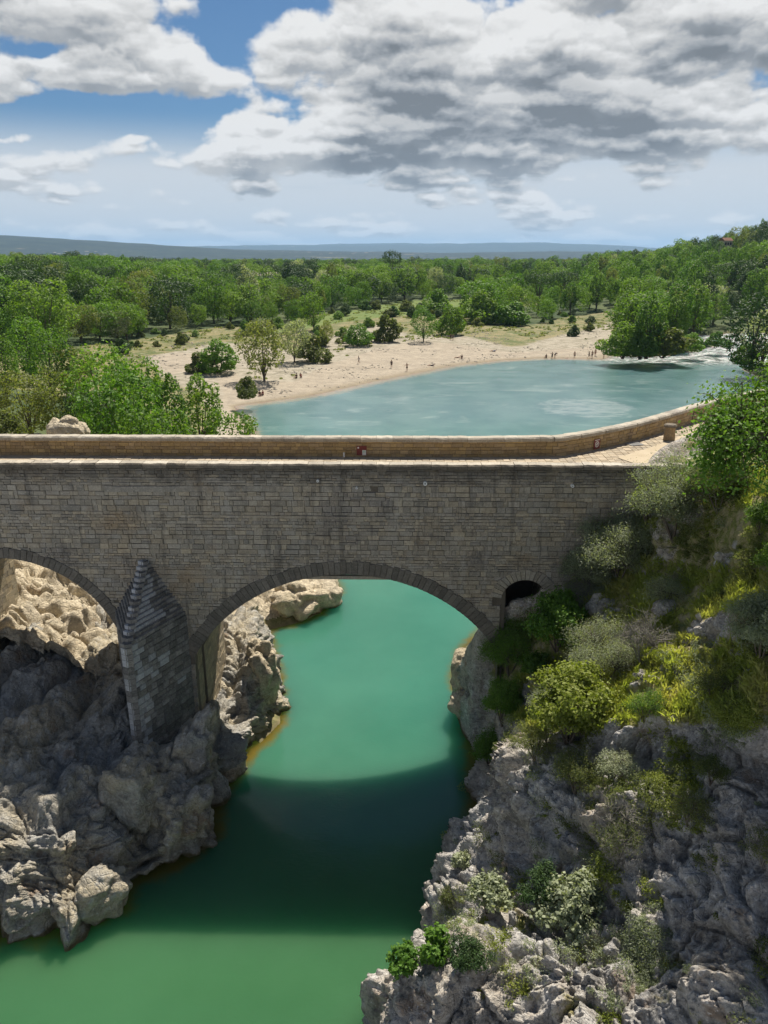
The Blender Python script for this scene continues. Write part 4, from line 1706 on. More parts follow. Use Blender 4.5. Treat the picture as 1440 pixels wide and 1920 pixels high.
def wall_sign(px, py, w, h, label, kind):
    best = None
    for s in np.arange(S0, total, 0.1):
        p, d_, n_ = frame(s)
        wx = p[0] * math.cos(rad(-1.03)) - p[1] * math.sin(rad(-1.03))
        wy = 31.85 + p[0] * math.sin(rad(-1.03)) + p[1] * math.cos(rad(-1.03))
        q = proj(wx, wy, 14.8)
        if best is None or abs(q[0] - px) < best[0]:
            best = (abs(q[0] - px), s, wx, wy, d_)
    _, s, wx, wy, d_ = best
    ang = math.atan2(d_[1], d_[0]) + rad(-1.03)
    zc = CAMZ - wy * row_tan(py)
    e = empty('wall_sign', (wx + math.sin(ang) * 0.075, wy - math.cos(ang) * 0.075, zc), ang)
    tag(e, label, 'sign')
    mb = MB()
    mb.box(-w / 2, w / 2, -0.012, 0.012, -h / 2, h / 2, 0)
    mesh_obj('panel', mb.mesh('panel', [M_SIGNR]), e)
    st = MB()
    for zz in (-h * .3, h * .3):
        st.box(-w * .3, w * .3, 0.0125, 0.04, zz - .015, zz + .015)
    mesh_obj('bracket', st.mesh('bracket', [M_STEEL]), e)
    pr = MB()
    if kind == 0:
        disc(pr, 0.0, -0.01, 0, 0.155, -0.0135, 0)
        disc(pr, 0.0, -0.01, 0.075, 0.115, -0.015, 1)
        pr.add([(-.085, -.0165, .065), (-.065, -.0165, .085), (.085, -.0165, -.085), (.065, -.0165, -.10)], [(0, 1, 2, 3)], 1)
        pr.box(-.19, .19, -.0145, -.0125, .195, .225, 0)
        mesh_obj('pictogram', pr.mesh('pictogram', [M_SIGNW, M_SIGNR]), e)
    else:
        pr.box(0.03, 0.22, -.016, -.0125, -.24, 0.02, 0)
        pr.box(0.05, 0.20, -.018, -.0165, -.10, 0.0, 1)
        mesh_obj('notice', pr.mesh('notice', [M_SIGNW, M_SIGNG]), e)
        p2 = MB()
        disc(p2, -0.17, 0.14, 0, 0.045, -0.0135, 0)
        mesh_obj('pictogram', p2.mesh('pictogram', [M_SIGNW]), e)


wall_sign(1117, 832, 0.46, 0.52, 'square red prohibition sign with white disc where the far parapet bends', 0)
wall_sign(680, 844, 0.50, 0.46, 'dark red panel with a pale notice in its corner on the straight far parapet', 1)

# stone bollard at the path edge
bx, by, bz = W(1254, 826, ZD)
e = empty('stone_bollard', (bx, by, bz), rad(12))
tag(e, 'stout ochre stone bollard with flat cap beside the pale footpath', 'bollard')
mb = MB()
n_ = 10
for k, (r, z_) in enumerate([(0.33, -0.05), (0.32, 0.10), (0.30, 0.45), (0.285, 0.76)]):
    for i in range(n_):
        a = 2 * math.pi * (i + .5) / n_
        q = 1.0 + 0.06 * (rng.rand() - .5)
        mb.v.append((r * q * math.cos(a), r * q * math.sin(a), z_))
for k in range(3):
    for i in range(n_):
        j = (i + 1) % n_
        mb.f.append((k * n_ + i, k * n_ + j, (k + 1) * n_ + j, (k + 1) * n_ + i))
        mb.mi.append(0)
mesh_obj('shaft', mb.mesh('shaft', [M_PARA]), e)
mb = MB()
mb.tube((0, 0, 0.76), (0, 0, 0.84), 0.34, 0.345, 12)
mb.tube((0, 0, 0.84), (0, 0, 0.90), 0.345, 0.29, 12)
mesh_obj('cap', mb.mesh('cap', [M_COPED]), e)

gx, gy, gz = W(1190, 833, ZD + 0.03)
e = empty('drain_cover', (gx, gy, gz), rad(15))
tag(e, 'grey metal drain cover set in the paving near the bend', 'drain cover')
mb = MB()
mb.box(-.36, .36, -.30, -.24, 0, .03)
mb.box(-.36, .36, .24, .30, 0, .03)
mb.box(-.36, -.30, -.24, .24, 0, .03)
mb.box(.30, .36, -.24, .24, 0, .03)
mesh_obj('frame', mb.mesh('frame', [M_STEEL]), e)
for k in range(7):
    mb = MB()
    mb.box(-.27 + k * .083, -.225 + k * .083, -.24, .24, 0.004, .024)
    mesh_obj('bar', mb.mesh('bar', [M_STEEL]), e)

gx, gy, gz = W(645, 857, ZD + 0.03)
e = empty('marker_post', (gx, gy, gz))
tag(e, 'tiny white marker post standing at the foot of the far parapet', 'post')
mb = MB()
mb.tube((0, 0, 0), (0, 0, .20), .045, .04, 10)
mesh_obj('shaft', mb.mesh('shaft', [M_WHITE]), e)
mb = MB()
mb.tube((0, 0, .20), (0, 0, .235), .052, .03, 10)
mesh_obj('cap', mb.mesh('cap', [M_WHITE]), e)

# ================================================================== plants
def leaf_mat(name, cols, trans=0.25, rough=0.6, spec=0.25):
    m, t, b = new_mat(name)
    oi = t.new('ShaderNodeObjectInfo').outputs['Random']
    P = geo_pos(t)
    big = t.noise(P, 0.9, 3, 0.6)
    r = t.m('ADD', t.m('MULTIPLY', oi, 0.40), t.m('ADD', t.m('MULTIPLY', t.attr('rnd'), 0.38), t.m('MULTIPLY', t.sstep(big, 0.3, 0.7), 0.22)))
    c = t.ramp(r, [(0.08 + 0.84 * i / (len(cols) - 1), cc) for i, cc in enumerate(cols)])
    t.put(b.inputs['Base Color'], c)
    b.inputs['Roughness'].default_value = rough
    b.inputs['Specular IOR Level'].default_value = spec
    tr = t.new('ShaderNodeBsdfTranslucent')
    t.put(tr.inputs[0], t.v('MULTIPLY', c, (1.25, 1.35, 0.5)))
    mx = t.new('ShaderNodeMixShader')
    mx.inputs[0].default_value = trans
    t.l.new(b.outputs[0], mx.inputs[1])
    t.l.new(tr.outputs[0], mx.inputs[2])
    out = [n for n in t.n if n.type == 'OUTPUT_MATERIAL'][0]
    t.l.new(mx.outputs[0], out.inputs[0])
    return m


L_GREEN = leaf_mat("leaf_green", [(0.042, 0.100, 0.016), (0.085, 0.165, 0.026), (0.145, 0.235, 0.036), (0.20, 0.29, 0.055)], 0.45)
L_DARK = leaf_mat("leaf_dark", [(0.020, 0.048, 0.013), (0.034, 0.072, 0.018), (0.055, 0.100, 0.026), (0.080, 0.13, 0.036)], 0.22)
L_BRIGHT = leaf_mat("leaf_bright", [(0.060, 0.140, 0.018), (0.095, 0.195, 0.026), (0.14, 0.25, 0.035), (0.19, 0.29, 0.05)], 0.38)
L_YELLOW = leaf_mat("leaf_yellow_green", [(0.10, 0.14, 0.018), (0.16, 0.20, 0.028), (0.23, 0.27, 0.045), (0.28, 0.29, 0.08)], 0.38)
L_GREY = leaf_mat("leaf_grey_green", [(0.17, 0.20, 0.13), (0.24, 0.27, 0.185), (0.32, 0.35, 0.25), (0.44, 0.46, 0.36)], 0.50, 0.5)
L_OLIVE = leaf_mat("leaf_olive", [(0.075, 0.10, 0.028), (0.12, 0.15, 0.045), (0.18, 0.20, 0.065), (0.25, 0.27, 0.10)], 0.48)
L_PALE = leaf_mat("leaf_pale", [(0.20, 0.23, 0.13), (0.28, 0.31, 0.19), (0.36, 0.38, 0.25), (0.43, 0.44, 0.31)], 0.25)
L_STRAW = leaf_mat("grass_straw", [(0.20, 0.27, 0.05), (0.30, 0.34, 0.08), (0.44, 0.41, 0.16), (0.55, 0.48, 0.28)], 0.50, 0.7)
L_TWIG = leaf_mat("dry_twig", [(0.16, 0.145, 0.12), (0.24, 0.22, 0.19), (0.33, 0.31, 0.28)], 0.0, 0.9)
m, t, b = new_mat("bark")
P = geo_pos(t)
n = t.noise(t.v('MULTIPLY', P, (6, 6, 1.5)), 1.6, 5, 0.65)
t.put(b.inputs['Base Color'], t.mix(n, (0.055, 0.042, 0.032), (0.17, 0.14, 0.11)))
b.inputs['Roughness'].default_value = 0.95
bump(t, b, n, 0.8, 0.03)
M_BARK = m


def leaves(name, C, size, mat, rr, outward=None, aspect=0.55, tri=False, rnd=None):
    """leaf-sized faces centred on C (n,3)"""
    n = len(C)
    nrm = rr.normal(size=(n, 3))
    if outward is not None:
        nrm = nrm * 0.75 + outward * 0.9
    nrm[:, 2] += 0.35
    nrm /= np.linalg.norm(nrm, axis=1, keepdims=True) + 1e-9
    a = rr.normal(size=(n, 3))
    u = np.cross(nrm, a)
    u /= np.linalg.norm(u, axis=1, keepdims=True) + 1e-9
    w = np.cross(nrm, u)
    s = (size * (0.65 + 0.7 * rr.rand(n)))[:, None] if np.ndim(size) == 0 else (size * (0.65 + 0.7 * rr.rand(n)))[:, None]
    V = np.stack([C - u * s * 0.5, C + w * s * aspect * 0.5 - u * s * 0.05, C + u * s * 0.5 + nrm * s * 0.08, C - w * s * aspect * 0.5 - u * s * 0.05], 1).reshape(-1, 3)
    Fc = np.arange(4 * n).reshape(n, 4)
    me = make_mesh(name, V, Fc, [mat], False)
    add_attr(me, 'rnd', rr.rand(n) if rnd is None else rnd, 'FACE')
    return me


def lobes_crown(rr, n, lobes, fill=0.35, clump=0.0, nclump=0):
    """points on and just inside a set of ellipsoids, thinned where lobes overlap; returns points, outward directions"""
    L = np.array(lobes, float)         # cx cy cz rx ry rz
    area = (L[:, 3] * L[:, 4] + L[:, 3] * L[:, 5] + L[:, 4] * L[:, 5])
    k = rr.choice(len(L), size=int(n * 1.9), p=area / area.sum())
    d = rr.normal(size=(len(k), 3))
    d /= np.linalg.norm(d, axis=1, keepdims=True)
    rad_ = 1 - fill * rr.rand(len(k)) ** 1.6
    # lumpy surface, with gaps
    rad_ = np.where(rr.rand(len(k)) < .25, rad_ * (.4 + .5 * rr.rand(len(k))), rad_)
    bump_ = fbm(d * 2.3 + L[k, :3] * 1.7, 3, 5)
    rad_ = rad_ * (1 + 0.38 * bump_)
    P = L[k, :3] + d * L[k, 3:6] * rad_[:, None]
    q = ((P[:, None, :] - L[None, :, :3]) / (L[None, :, 3:6] * 0.72))
    inside = ((q ** 2).sum(2) < 1).sum(1)
    hole = fbm(P * (2.2 / max(L[:, 3:6].max(), 0.1)) + 11, 2, 9)
    keep = (inside == 0) & (hole > -0.38 + 0.10 * rr.rand(len(k)))
    P, d = P[keep][:n], d[keep][:n]
    return P, d


def branch_tubes(mb, base, tips, rr, r0, split=0.45, n=5):
    base = Vector(base)
    for tp in tips:
        tp = Vector(tp)
        mid = base.lerp(tp, split) + Vector((rr.normal() * .05, rr.normal() * .05, 0.10 * (tp - base).length))
        mb.tube(base, mid, r0, r0 * .62, n, cap=False)
        mb.tube(mid, tp, r0 * .62, r0 * .22, n, cap=False)


def tree_kind(seed, H, wid, base_h, nleaf, lsize, mat, shape='round', nl=9):
    """crown and trunk meshes of one tree, about H metres tall"""
    rr = np.random.RandomState(seed)
    lob = []
    for i in range(nl):
        f = (i + 0.5) / nl
        zc = base_h + (H - base_h) * (0.22 + 0.62 * f)
        if shape == 'round':
            rw = wid * 0.5 * math.sqrt(max(1 - (2 * (0.15 + 0.75 * f) - 1) ** 2, 0.08)) * 0.72
            rz = (H - base_h) * 0.20
        elif shape == 'tall':
            rw = wid * 0.5 * (0.75 - 0.45 * abs(f - 0.4))
            rz = (H - base_h) * 0.17
        elif shape == 'umbrella':
            zc = H - (H - base_h) * (0.25 + 0.2 * rr.rand())
            rw = wid * 0.34
            rz = (H - base_h) * 0.2
        else:   # bush, wide at the foot
            zc = H * (0.16 + 0.58 * f)
            rw = wid * 0.5 * (0.78 - 0.45 * f)
            rz = H * 0.24
        a = i * 2.4 + rr.rand()
        off = (0.55 if shape != 'tall' else 0.4) * rw * (0.6 + 0.7 * rr.rand())
        if shape == 'umbrella':
            off = wid * 0.28 * (0.3 + 0.8 * rr.rand())
        s = 0.8 + 0.45 * rr.rand()
        lob.append((off * math.cos(a), off * math.sin(a), zc, rw * s * 0.82, rw * s * 0.82, rz * s))
        # small lumps standing proud
        for _ in range(2):
            b_ = rr.rand() * 6.28
            e = 0.55 + 0.3 * rr.rand()
            lob.append((off * math.cos(a) + rw * e * math.cos(b_), off * math.sin(a) + rw * e * math.sin(b_), zc + rz * (rr.rand() - .3), rw * .40, rw * .40, rz * .55))
    P, d = lobes_crown(rr, nleaf, lob)
    low = P[:, 2] > 0.05
    P, d = P[low], d[low]
    cr = leaves('crown', P, lsize, mat, rr, d, 0.62)
    mb = MB()
    tr = 0.018 * H + 0.05
    top = (0, 0, base_h + (H - base_h) * 0.35)
    if shape in ('round', 'tall', 'umbrella'):
        lean = (rr.normal() * .02 * H, rr.normal() * .02 * H, base_h * .6 + .05)
        mb.tube((0, 0, -0.6), lean, tr * 1.15, tr * .85, 7)
        mb.tube(lean, top, tr * .85, tr * .55, 7)
        branch_tubes(mb, lean, [l[:3] for l in lob[::3]][:9], rr, tr * .5)
    else:
        for i in range(5):
            a = i * 1.26
            mb.tube((0.1 * math.cos(a), 0.1 * math.sin(a), -0.3), tuple(np.array(lob[(i * 3) % len(lob)][:3])), tr * .55, tr * .2, 5)
    tk = mb.mesh('trunk', [M_BARK], False)
    return cr, tk


def recol(me, mat):
    c = me.copy()
    c.materials.clear()
    c.materials.append(mat)
    return c


TK = {}
for i in range(4):
    TK['round%d' % i] = tree_kind(10 + i, 11.5 + i * 0.8, 9.4 + i * .7, 0.9, 5200, 0.46, L_GREEN, 'round', 9)
for i in range(3):
    TK['tall%d' % i] = tree_kind(20 + i, 15 + i, 6.6 + i * .5, 1.0, 5200, 0.44, L_GREEN, 'tall', 10)
for i in range(3):
    TK['bush%d' % i] = tree_kind(30 + i, 3.4 + i * .5, 4.2 + .3 * i, 0.1, 4600, 0.27, L_GREEN, 'bush', 6)
for i in range(2):
    TK['pine%d' % i] = tree_kind(40 + i, 15, 12, 6.5, 3600, 0.42, L_DARK, 'umbrella', 9)
KH = {'round0': 11.5, 'round1': 12.3, 'round2': 13.1, 'round3': 13.9, 'tall0': 15, 'tall1': 16, 'tall2': 17, 'bush0': 3.4, 'bush1': 3.9, 'bush2': 4.4, 'pine0': 15, 'pine1': 15}
_cache = {}


def kind_mesh(k, mat):
    key = (k, mat.name)
    if key not in _cache:
        cr, tk = TK[k]
        _cache[key] = (cr if cr.materials[0] == mat else recol(cr, mat), tk)
    return _cache[key]


def ground_z(x, y):
    x = np.atleast_1d(np.asarray(x, float))
    y = np.atleast_1d(np.asarray(y, float))
    return land_height(x, y)[0]


def put_tree(name, cat, label, k, mat, x, y, h, rz, group=None, wide=1.0, parts=True, z=None):
    cr, tk = kind_mesh(k, mat)
    e = empty(name, (x, y, float(ground_z(x, y)[0]) - 0.05 if z is None else z), rz)
    s = h / KH[k]
    e.scale = (s * wide, s * wide, s)
    tag(e, label, cat, group)
    mesh_obj('trunk', tk, e)
    mesh_obj('crown', cr, e)
    return e


# ------------------------------------------------------------------ trees one can point to: (px, py of the foot, height in px, kind, material, name, category, label, width factor)
NAMED = [
    (497, 715, 108, 'round1', L_OLIVE, 'beach_tree', 'tree', 'large olive green willow standing alone on the sandy beach', 1.0),
    (465, 744, 42, 'bush1', L_OLIVE, 'beach_tree', 'tree', 'little round tree nearest the water edge at the left end of the beach', 1.0),
    (410, 700, 62, 'bush2', L_BRIGHT, 'beach_tree', 'tree', 'bushy green tree on the sand left of the large olive green willow', 1.25),
    (378, 697, 36, 'bush0', L_OLIVE, 'shrub', 'shrub', 'low dull green shrub touching the left side of the bushy beach tree', 1.2),
    (553, 680, 76, 'round0', L_GREY, 'beach_tree', 'tree', 'thin grey green tree just behind and right of the large willow', .9),
    (583, 678, 52, 'bush1', L_OLIVE, 'beach_tree', 'tree', 'olive bush tree at the grassy edge right of the thin grey green tree', 1.1),
    (612, 648, 44, 'round2', L_OLIVE, 'beach_tree', 'tree', 'slim multi stemmed tree on the pale gravel behind the beach', .8),
    (588, 620, 66, 'round0', L_GREEN, 'field_tree', 'tree', 'dark leaning tree at the end of the meadow path', .9),
    (670, 648, 40, 'bush2', L_BRIGHT, 'shrub', 'shrub', 'broad green shrub on the grass bank above the beach', 1.4),
    (728, 640, 48, 'bush0', L_OLIVE, 'shrub', 'shrub', 'upright olive shrub left of the sandy track leading off the beach', .9),
    (794, 641, 60, 'round3', L_BRIGHT, 'beach_tree', 'tree', 'small dark footed tree where the sandy track meets the beach', 1.0),
    (848, 628, 54, 'bush2', L_GREEN, 'shrub', 'shrub', 'dark green bush tree beside the sandy track', 1.0),
    (820, 590, 50, 'bush1', L_BRIGHT, 'shrub', 'shrub', 'light green round shrub in the meadow behind the track', 1.1),
    (902, 560, 42, 'round1', L_GREEN, 'field_tree', 'tree', 'round dark tree on short grass in the centre meadow', 1.1),
    (940, 556, 30, 'round0', L_GREEN, 'field_tree', 'tree', 'smaller round tree right of the round dark meadow tree', 1.1),
    (905, 606, 60, 'bush2', L_GREEN, 'shrub', 'shrub', 'tall dark green thicket shrub at the near edge of the centre woods', 1.2),
    (955, 610, 42, 'bush0', L_BRIGHT, 'shrub', 'shrub', 'bright green low thicket right of the tall dark thicket shrub', 1.5),
    (1077, 630, 22, 'bush1', L_DARK, 'shrub', 'shrub', 'small dark bush alone on the dry gravel bar', 1.0),
    (1106, 621, 16, 'bush0', L_OLIVE, 'shrub', 'shrub', 'tiny olive bush right of the small dark bush on the gravel bar', 1.0),
    (1108, 606, 14, 'bush2', L_DARK, 'shrub', 'shrub', 'flat brown green bush at the back of the gravel bar', 1.3),
    (340, 646, 24, 'bush1', L_OLIVE, 'shrub', 'shrub', 'small round shrub on the grassy slope left of the beach', 1.0),
    (230, 662, 28, 'bush0', L_DARK, 'shrub', 'shrub', 'dark round shrub at the left end of the grassy slope', 1.1),
    (222, 640, 54, 'round2', L_PALE, 'blossoming_tree', 'tree', 'pale blossoming tree at the edge of the left woods', 1.1),
    (180, 634, 46, 'round1', L_PALE, 'blossoming_tree', 'tree', 'fainter pale tree left of the blossoming tree', 1.0),
    (472, 610, 44, 'round3', L_GREEN, 'field_tree', 'tree', 'dense round tree standing out from the wood edge above the meadow', 1.2),
    (1212, 668, 108, 'tall0', L_GREEN, 'island_tree', 'tree', 'tallest bushy tree on the islet between the beach and the rapids', 1.4),
    (1168, 668, 62, 'bush2', L_GREEN, 'island_tree', 'shrub', 'rounded shrub at the beach end of the islet overhanging the water', 1.2),
    (1200, 670, 48, 'bush1', L_GREEN, 'island_tree', 'shrub', 'middle low shrub along the islet water edge', 1.5),
    (1243, 666, 58, 'bush0', L_OLIVE, 'island_tree', 'shrub', 'olive low shrub at the downstream front of the islet', 1.4),
    (1190, 650, 86, 'tall1', L_GREEN, 'island_tree', 'tree', 'slender tree behind the beach end of the islet', 1.2),
    (1262, 652, 92, 'tall2', L_GREEN, 'island_tree', 'tree', 'slender light tree in the middle of the islet', 1.3),
    (1297, 658, 34, 'bush2', L_BRIGHT, 'island_tree', 'shrub', 'bright round shrub beside the rapids at the right of the islet', 1.3),
    (1340, 650, 30, 'bush1', L_BRIGHT, 'island_tree', 'shrub', 'last round shrub at the right tip of the islet', 1.3),
    (1300, 632, 96, 'tall0', L_GREEN, 'island_tree', 'tree', 'tall tree at the back right of the islet', 1.3),
    (1408, 690, 130, 'round3', L_DARK, 'bank_tree', 'tree', 'dark leafy tree on the right bank at the foot of the rapids', 1.2),
    (1430, 686, 100, 'round2', L_GREY, 'bank_tree', 'tree', 'greyish tree on the right bank at the frame edge', 1.2),
    (1398, 690, 46, 'bush2', L_GREEN, 'bank_shrub', 'shrub', 'dark rounded shrub under the right bank trees', 1.2),
    (736, 510, 74, 'pine0', L_DARK, 'lone_pine', 'tree', 'dark broad crowned pine rising alone above the far woods at the centre', .62),
    (1173, 470, 24, 'tall1', L_DARK, 'cypress', 'tree', 'thin dark cypress on the skyline to the right', .5),
]
trr = np.random.RandomState(3)
taken = []
for i, (px, py, hp, k, mat, nm, cat, lab, wd) in enumerate(NAMED):
    zg = 2.0
    for _ in range(6):
        x, y, _z = W(px, py, zg)
        zg = float(ground_z(x, y)[0])
        if not (-1 < zg < 60):
            zg = 2.0
    zg = max(zg, 0.0)
    x, y, _z = W(px, py, zg)
    if nm == 'lone_pine':
        x, y = (736 - 720) / F * 405, 420
        zg = float(ground_z(x, y)[0])
    if nm == 'cypress':
        y = 700
        x = (1173 - 720) / F * (y * .95 + 5)
        zg = float(ground_z(x, y)[0])
    dep = y * math.cos(PITCH) + (CAMZ - zg) * math.sin(PITCH)
    h = hp * dep / F / math.cos(PITCH) * 1.02
    put_tree(nm, cat, lab, k, mat, x, y, h, trr.rand() * 6.28, None, wd, z=zg - 0.05)
    taken.append((x, y))

# ------------------------------------------------------------------ trees beyond the bridge on the left bank
LEFTB = [
    # px, py(foot), Y, height m, kind, mat, label
    (250, 820, 62, 9.0, 'round0', L_BRIGHT, 'bright green broadleaf tree straight behind the parapet left of centre', 'bank_tree'),
    (330, 820, 70, 9.5, 'tall0', L_GREEN, 'tall fresh green poplar in the clump behind the parapet', 'bank_tree'),
    (300, 830, 56, 7.2, 'round2', L_GREEN, 'mid green tree in front of the tall poplar clump', 'bank_tree'),
    (385, 828, 80, 10.5, 'tall1', L_GREEN, 'pointed green tree with a narrow top nearest the beach', 'bank_tree'),
    (430, 840, 74, 7.5, 'round1', L_GREEN, 'lower green tree at the right end of the bank clump', 'bank_tree'),
    (205, 790, 72, 10.5, 'round3', L_BRIGHT, 'sunny light green tree crown behind the bright parapet tree', 'bank_tree'),
    (270, 770, 84, 10.0, 'round1', L_GREEN, 'broad tree filling the back of the bank clump', 'bank_tree'),
    (512, 850, 68, 5.2, 'bush2', L_GREEN, 'rounded dark green bush poking above the parapet over the water', 'bank_shrub'),
    (240, 838, 50, 4.2, 'bush1', L_BRIGHT, 'vivid yellow green bush pressed against the back of the parapet', 'bank_shrub'),
    (120, 745, 74, 7.5, 'round2', L_OLIVE, 'brownish olive juniper on the left bank slope', 'bank_tree'),
    (60, 750, 68, 6.5, 'round0', L_OLIVE, 'dark olive juniper nearer the left frame edge', 'bank_tree'),
    (170, 760, 66, 6.0, 'round1', L_DARK, 'dusky evergreen between the juniper and the light green trees', 'bank_tree'),
    (20, 690, 100, 9.0, 'tall2', L_GREEN, 'light tall tree at the left frame edge on the bank top', 'bank_tree'),
    (100, 680, 110, 10, 'round3', L_GREEN, 'full green tree above the junipers', 'bank_tree'),
    (60, 660, 125, 11, 'round1', L_BRIGHT, 'sunlit tree top left behind the junipers', 'bank_tree'),
    (150, 690, 112, 8, 'round0', L_OLIVE, 'yellowish tree in front of the pale blossoming trees', 'bank_tree'),
    (10, 800, 52, 2.9, 'bush0', L_GREY, 'grey twiggy shrub just over the parapet at the left frame edge', 'bank_shrub'),
    (60, 812, 49, 2.2, 'bush1', L_GREY, 'low grey green shrub beside the pale rock behind the parapet', 'bank_shrub'),
    (85, 790, 56, 2.5, 'bush2', L_GREY, 'grey dry shrub uphill of the pale rock', 'bank_shrub'),
    (165, 815, 52, 2.2, 'bush0', L_YELLOW, 'yellow green low shrub right of the pale rock', 'bank_shrub'),
    (190, 825, 50, 1.8, 'bush2', L_OLIVE, 'olive low shrub between the yellow shrub and the vivid bush', 'bank_shrub'),
    (20, 745, 62, 3.4, 'bush1', L_OLIVE, 'olive thicket shrub on the upper left bank', 'bank_shrub'),
    (350, 835, 60, 4.6, 'bush0', L_GREEN, 'leafy green shrub low in the middle of the bank clump', 'bank_shrub'),
    (455, 842, 66, 3.6, 'bush1', L_BRIGHT, 'small light bush at the water end of the bank clump', 'bank_shrub'),
]
for px, py, Y, h, k, mat, lab, nm in LEFTB:
    zg = 8.0
    for _ in range(5):
        dep = Y * math.cos(PITCH) + (CAMZ - zg) * math.sin(PITCH)
        x = (px - 720) / F * dep
        zg = float(ground_z(x, Y)[0])
    zg = max(zg, 0)
    put_tree(nm, 'shrub' if 'shrub' in nm else 'tree', lab, k, mat, x, Y, h, trr.rand() * 6.28, 'trees and shrubs on the left bank behind the bridge', 1.0, z=zg - .1)
    taken.append((x, Y))


# ------------------------------------------------------------------ the woods
def scatter_woods():
    rr = np.random.RandomState(8)
    out = []
    r = 118.0
    while r < 2300:
        sp = 6.6 + r * 0.0062
        az0 = -38 + rr.rand() * 2
        step = math.degrees(sp / r)
        for a in np.arange(az0, 38, step):
            aa = a + (rr.rand() - .5) * step * 0.9
            r_ = r + (rr.rand() - .5) * sp * 0.9
            out.append((r_ * math.sin(math.radians(aa)), r_ * math.cos(math.radians(aa))))
        r += sp * (1.0 + r / 1500.0)
    P = np.array(out)
    d, ins, _ = poly_dist(P, RIVER)
    cd, cin, _ = poly_dist(P, CLEAR)
    k = (~ins) & (d > 4) & (~(cin & (cd > 0.5)))
    # keep the beach side of the river free
    px, py = proj(P[:, 0], P[:, 1], np.full(len(P), 3.0))
    k &= ~((py > 700) & (px < 120))
    k &= ~((P[:, 1] < 165) & (P[:, 0] > -30) & (P[:, 0] < 66))
    dens = fbm(np.c_[P * 0.008, np.zeros(len(P))], 3, 91)
    r = np.hypot(P[:, 0], P[:, 1])
    k &= ~((dens < -0.32) & (r > 380))
    for t_ in taken:
        k &= np.hypot(P[:, 0] - t_[0], P[:, 1] - t_[1]) > 2.5
    return P[k]


WP = scatter_woods()
gz = land_height(WP[:, 0], WP[:, 1])[0]
wr_ = np.hypot(WP[:, 0], WP[:, 1])
wpx, wpy = proj(WP[:, 0], WP[:, 1], gz + 6)
rr = np.random.RandomState(12)
wh = 6.5 + 9.5 * rr.rand(len(WP)) ** 1.4
wsp = fbm(np.c_[WP * 0.012, np.zeros(len(WP))], 2, 55)
kinds = []
for i in range(len(WP)):
    u = rr.rand()
    right = smooth(np.array([math.degrees(math.atan2(WP[i, 0], WP[i, 1]))]), 4, 16)[0]
    if u < 0.55 * right + 0.10:
        kk = 'tall%d' % rr.randint(3)
        wh[i] *= 1.12
    elif u > 0.955:
        kk = 'pine%d' % rr.randint(2)
    else:
        kk = 'round%d' % rr.randint(4)
    v = wsp[i] * 1.3 + (rr.rand() - .5) * 0.9
    mt = L_DARK if v < -0.30 else (L_BRIGHT if v > 0.25 else (L_OLIVE if (rr.rand() < 0.10) else L_GREEN))
    if rr.rand() < 0.025:
        mt = L_GREY
    if kk.startswith('pine'):
        mt = L_DARK
    kinds.append((kk, mt))
# trees must not stand above the horizon line of the flat country
lim = CAMZ - gz - 0.3 - 0.006 * wr_ + 2.6 * smooth(-wpx, -420, -150) + 1.6 * (rr.rand(len(WP)) - .5) + 4.5 * rr.rand(len(WP)) ** 6
azd = np.degrees(np.arctan2(WP[:, 0], WP[:, 1]))
wh = np.where((azd < 14) & (wr_ > 150), np.minimum(wh, np.maximum(lim, 6)), wh)
inview = (wpx > -40) & (wpx < 1480)
size = np.where(inview, wh / wr_, 0)
order = np.argsort(-size)
NIND = 235
ind = order[:NIND]


def where_words(px, r, mt, kk):
    tone = {'leaf_dark': 'dark green', 'leaf_bright': 'light green', 'leaf_green': 'mid green', 'leaf_olive': 'olive green', 'leaf_grey_green': 'silvery'}[mt.name]
    shape = 'round crowned' if kk.startswith('round') else ('tall narrow' if kk.startswith('tall') else 'flat topped')
    deep = 'at the front edge of' if r < 190 else ('a few rows into' if r < 270 else 'far back in')
    side = 'left of the beach' if px < 480 else ('behind the meadow' if px < 960 else 'behind the islet')
    return '%s %s tree %s the woods %s' % (tone, shape, deep, side), 'woods ' + side + ', ' + deep.split(' the')[0]


for i in ind:
    kk, mt = kinds[i]
    lab, grp = where_words(wpx[i], wr_[i], mt, kk)
    nm = 'pine_tree' if kk.startswith('pine') else ('poplar_tree' if kk.startswith('tall') else 'broadleaf_tree')
    put_tree(nm, 'tree', lab, kk, mt, WP[i, 0], WP[i, 1], wh[i], rr.rand() * 6.28, grp + ', ' + lab.split(' tree')[0], 0.95 + 0.35 * rr.rand(), z=gz[i] - .1)

# all the farther trees read as one mass: one object, its trees scattered over points
far_i = order[NIND:]
src_col = D.collections.new("wood_sources")
combos = [('round0', L_GREEN), ('round1', L_GREEN), ('round2', L_DARK), ('round3', L_GREEN), ('tall0', L_GREEN), ('tall1', L_BRIGHT), ('pine0', L_DARK), ('round1', L_BRIGHT), ('round2', L_OLIVE), ('tall2', L_GREEN), ('round3', L_DARK), ('round0', L_GREY)]
ckey = {}
lowres = {}
for i, (kk, mt) in enumerate(combos):
    ckey[(kk, mt.name)] = i


def combo_of(kk, mt):
    if (kk, mt.name) in ckey:
        return ckey[(kk, mt.name)]
    c = [i for i, (a, b_) in enumerate(combos) if b_.name == mt.name]
    return c[hash((kk[0], mt.name)) % len(c)] if False else c[len(kk) % len(c)]


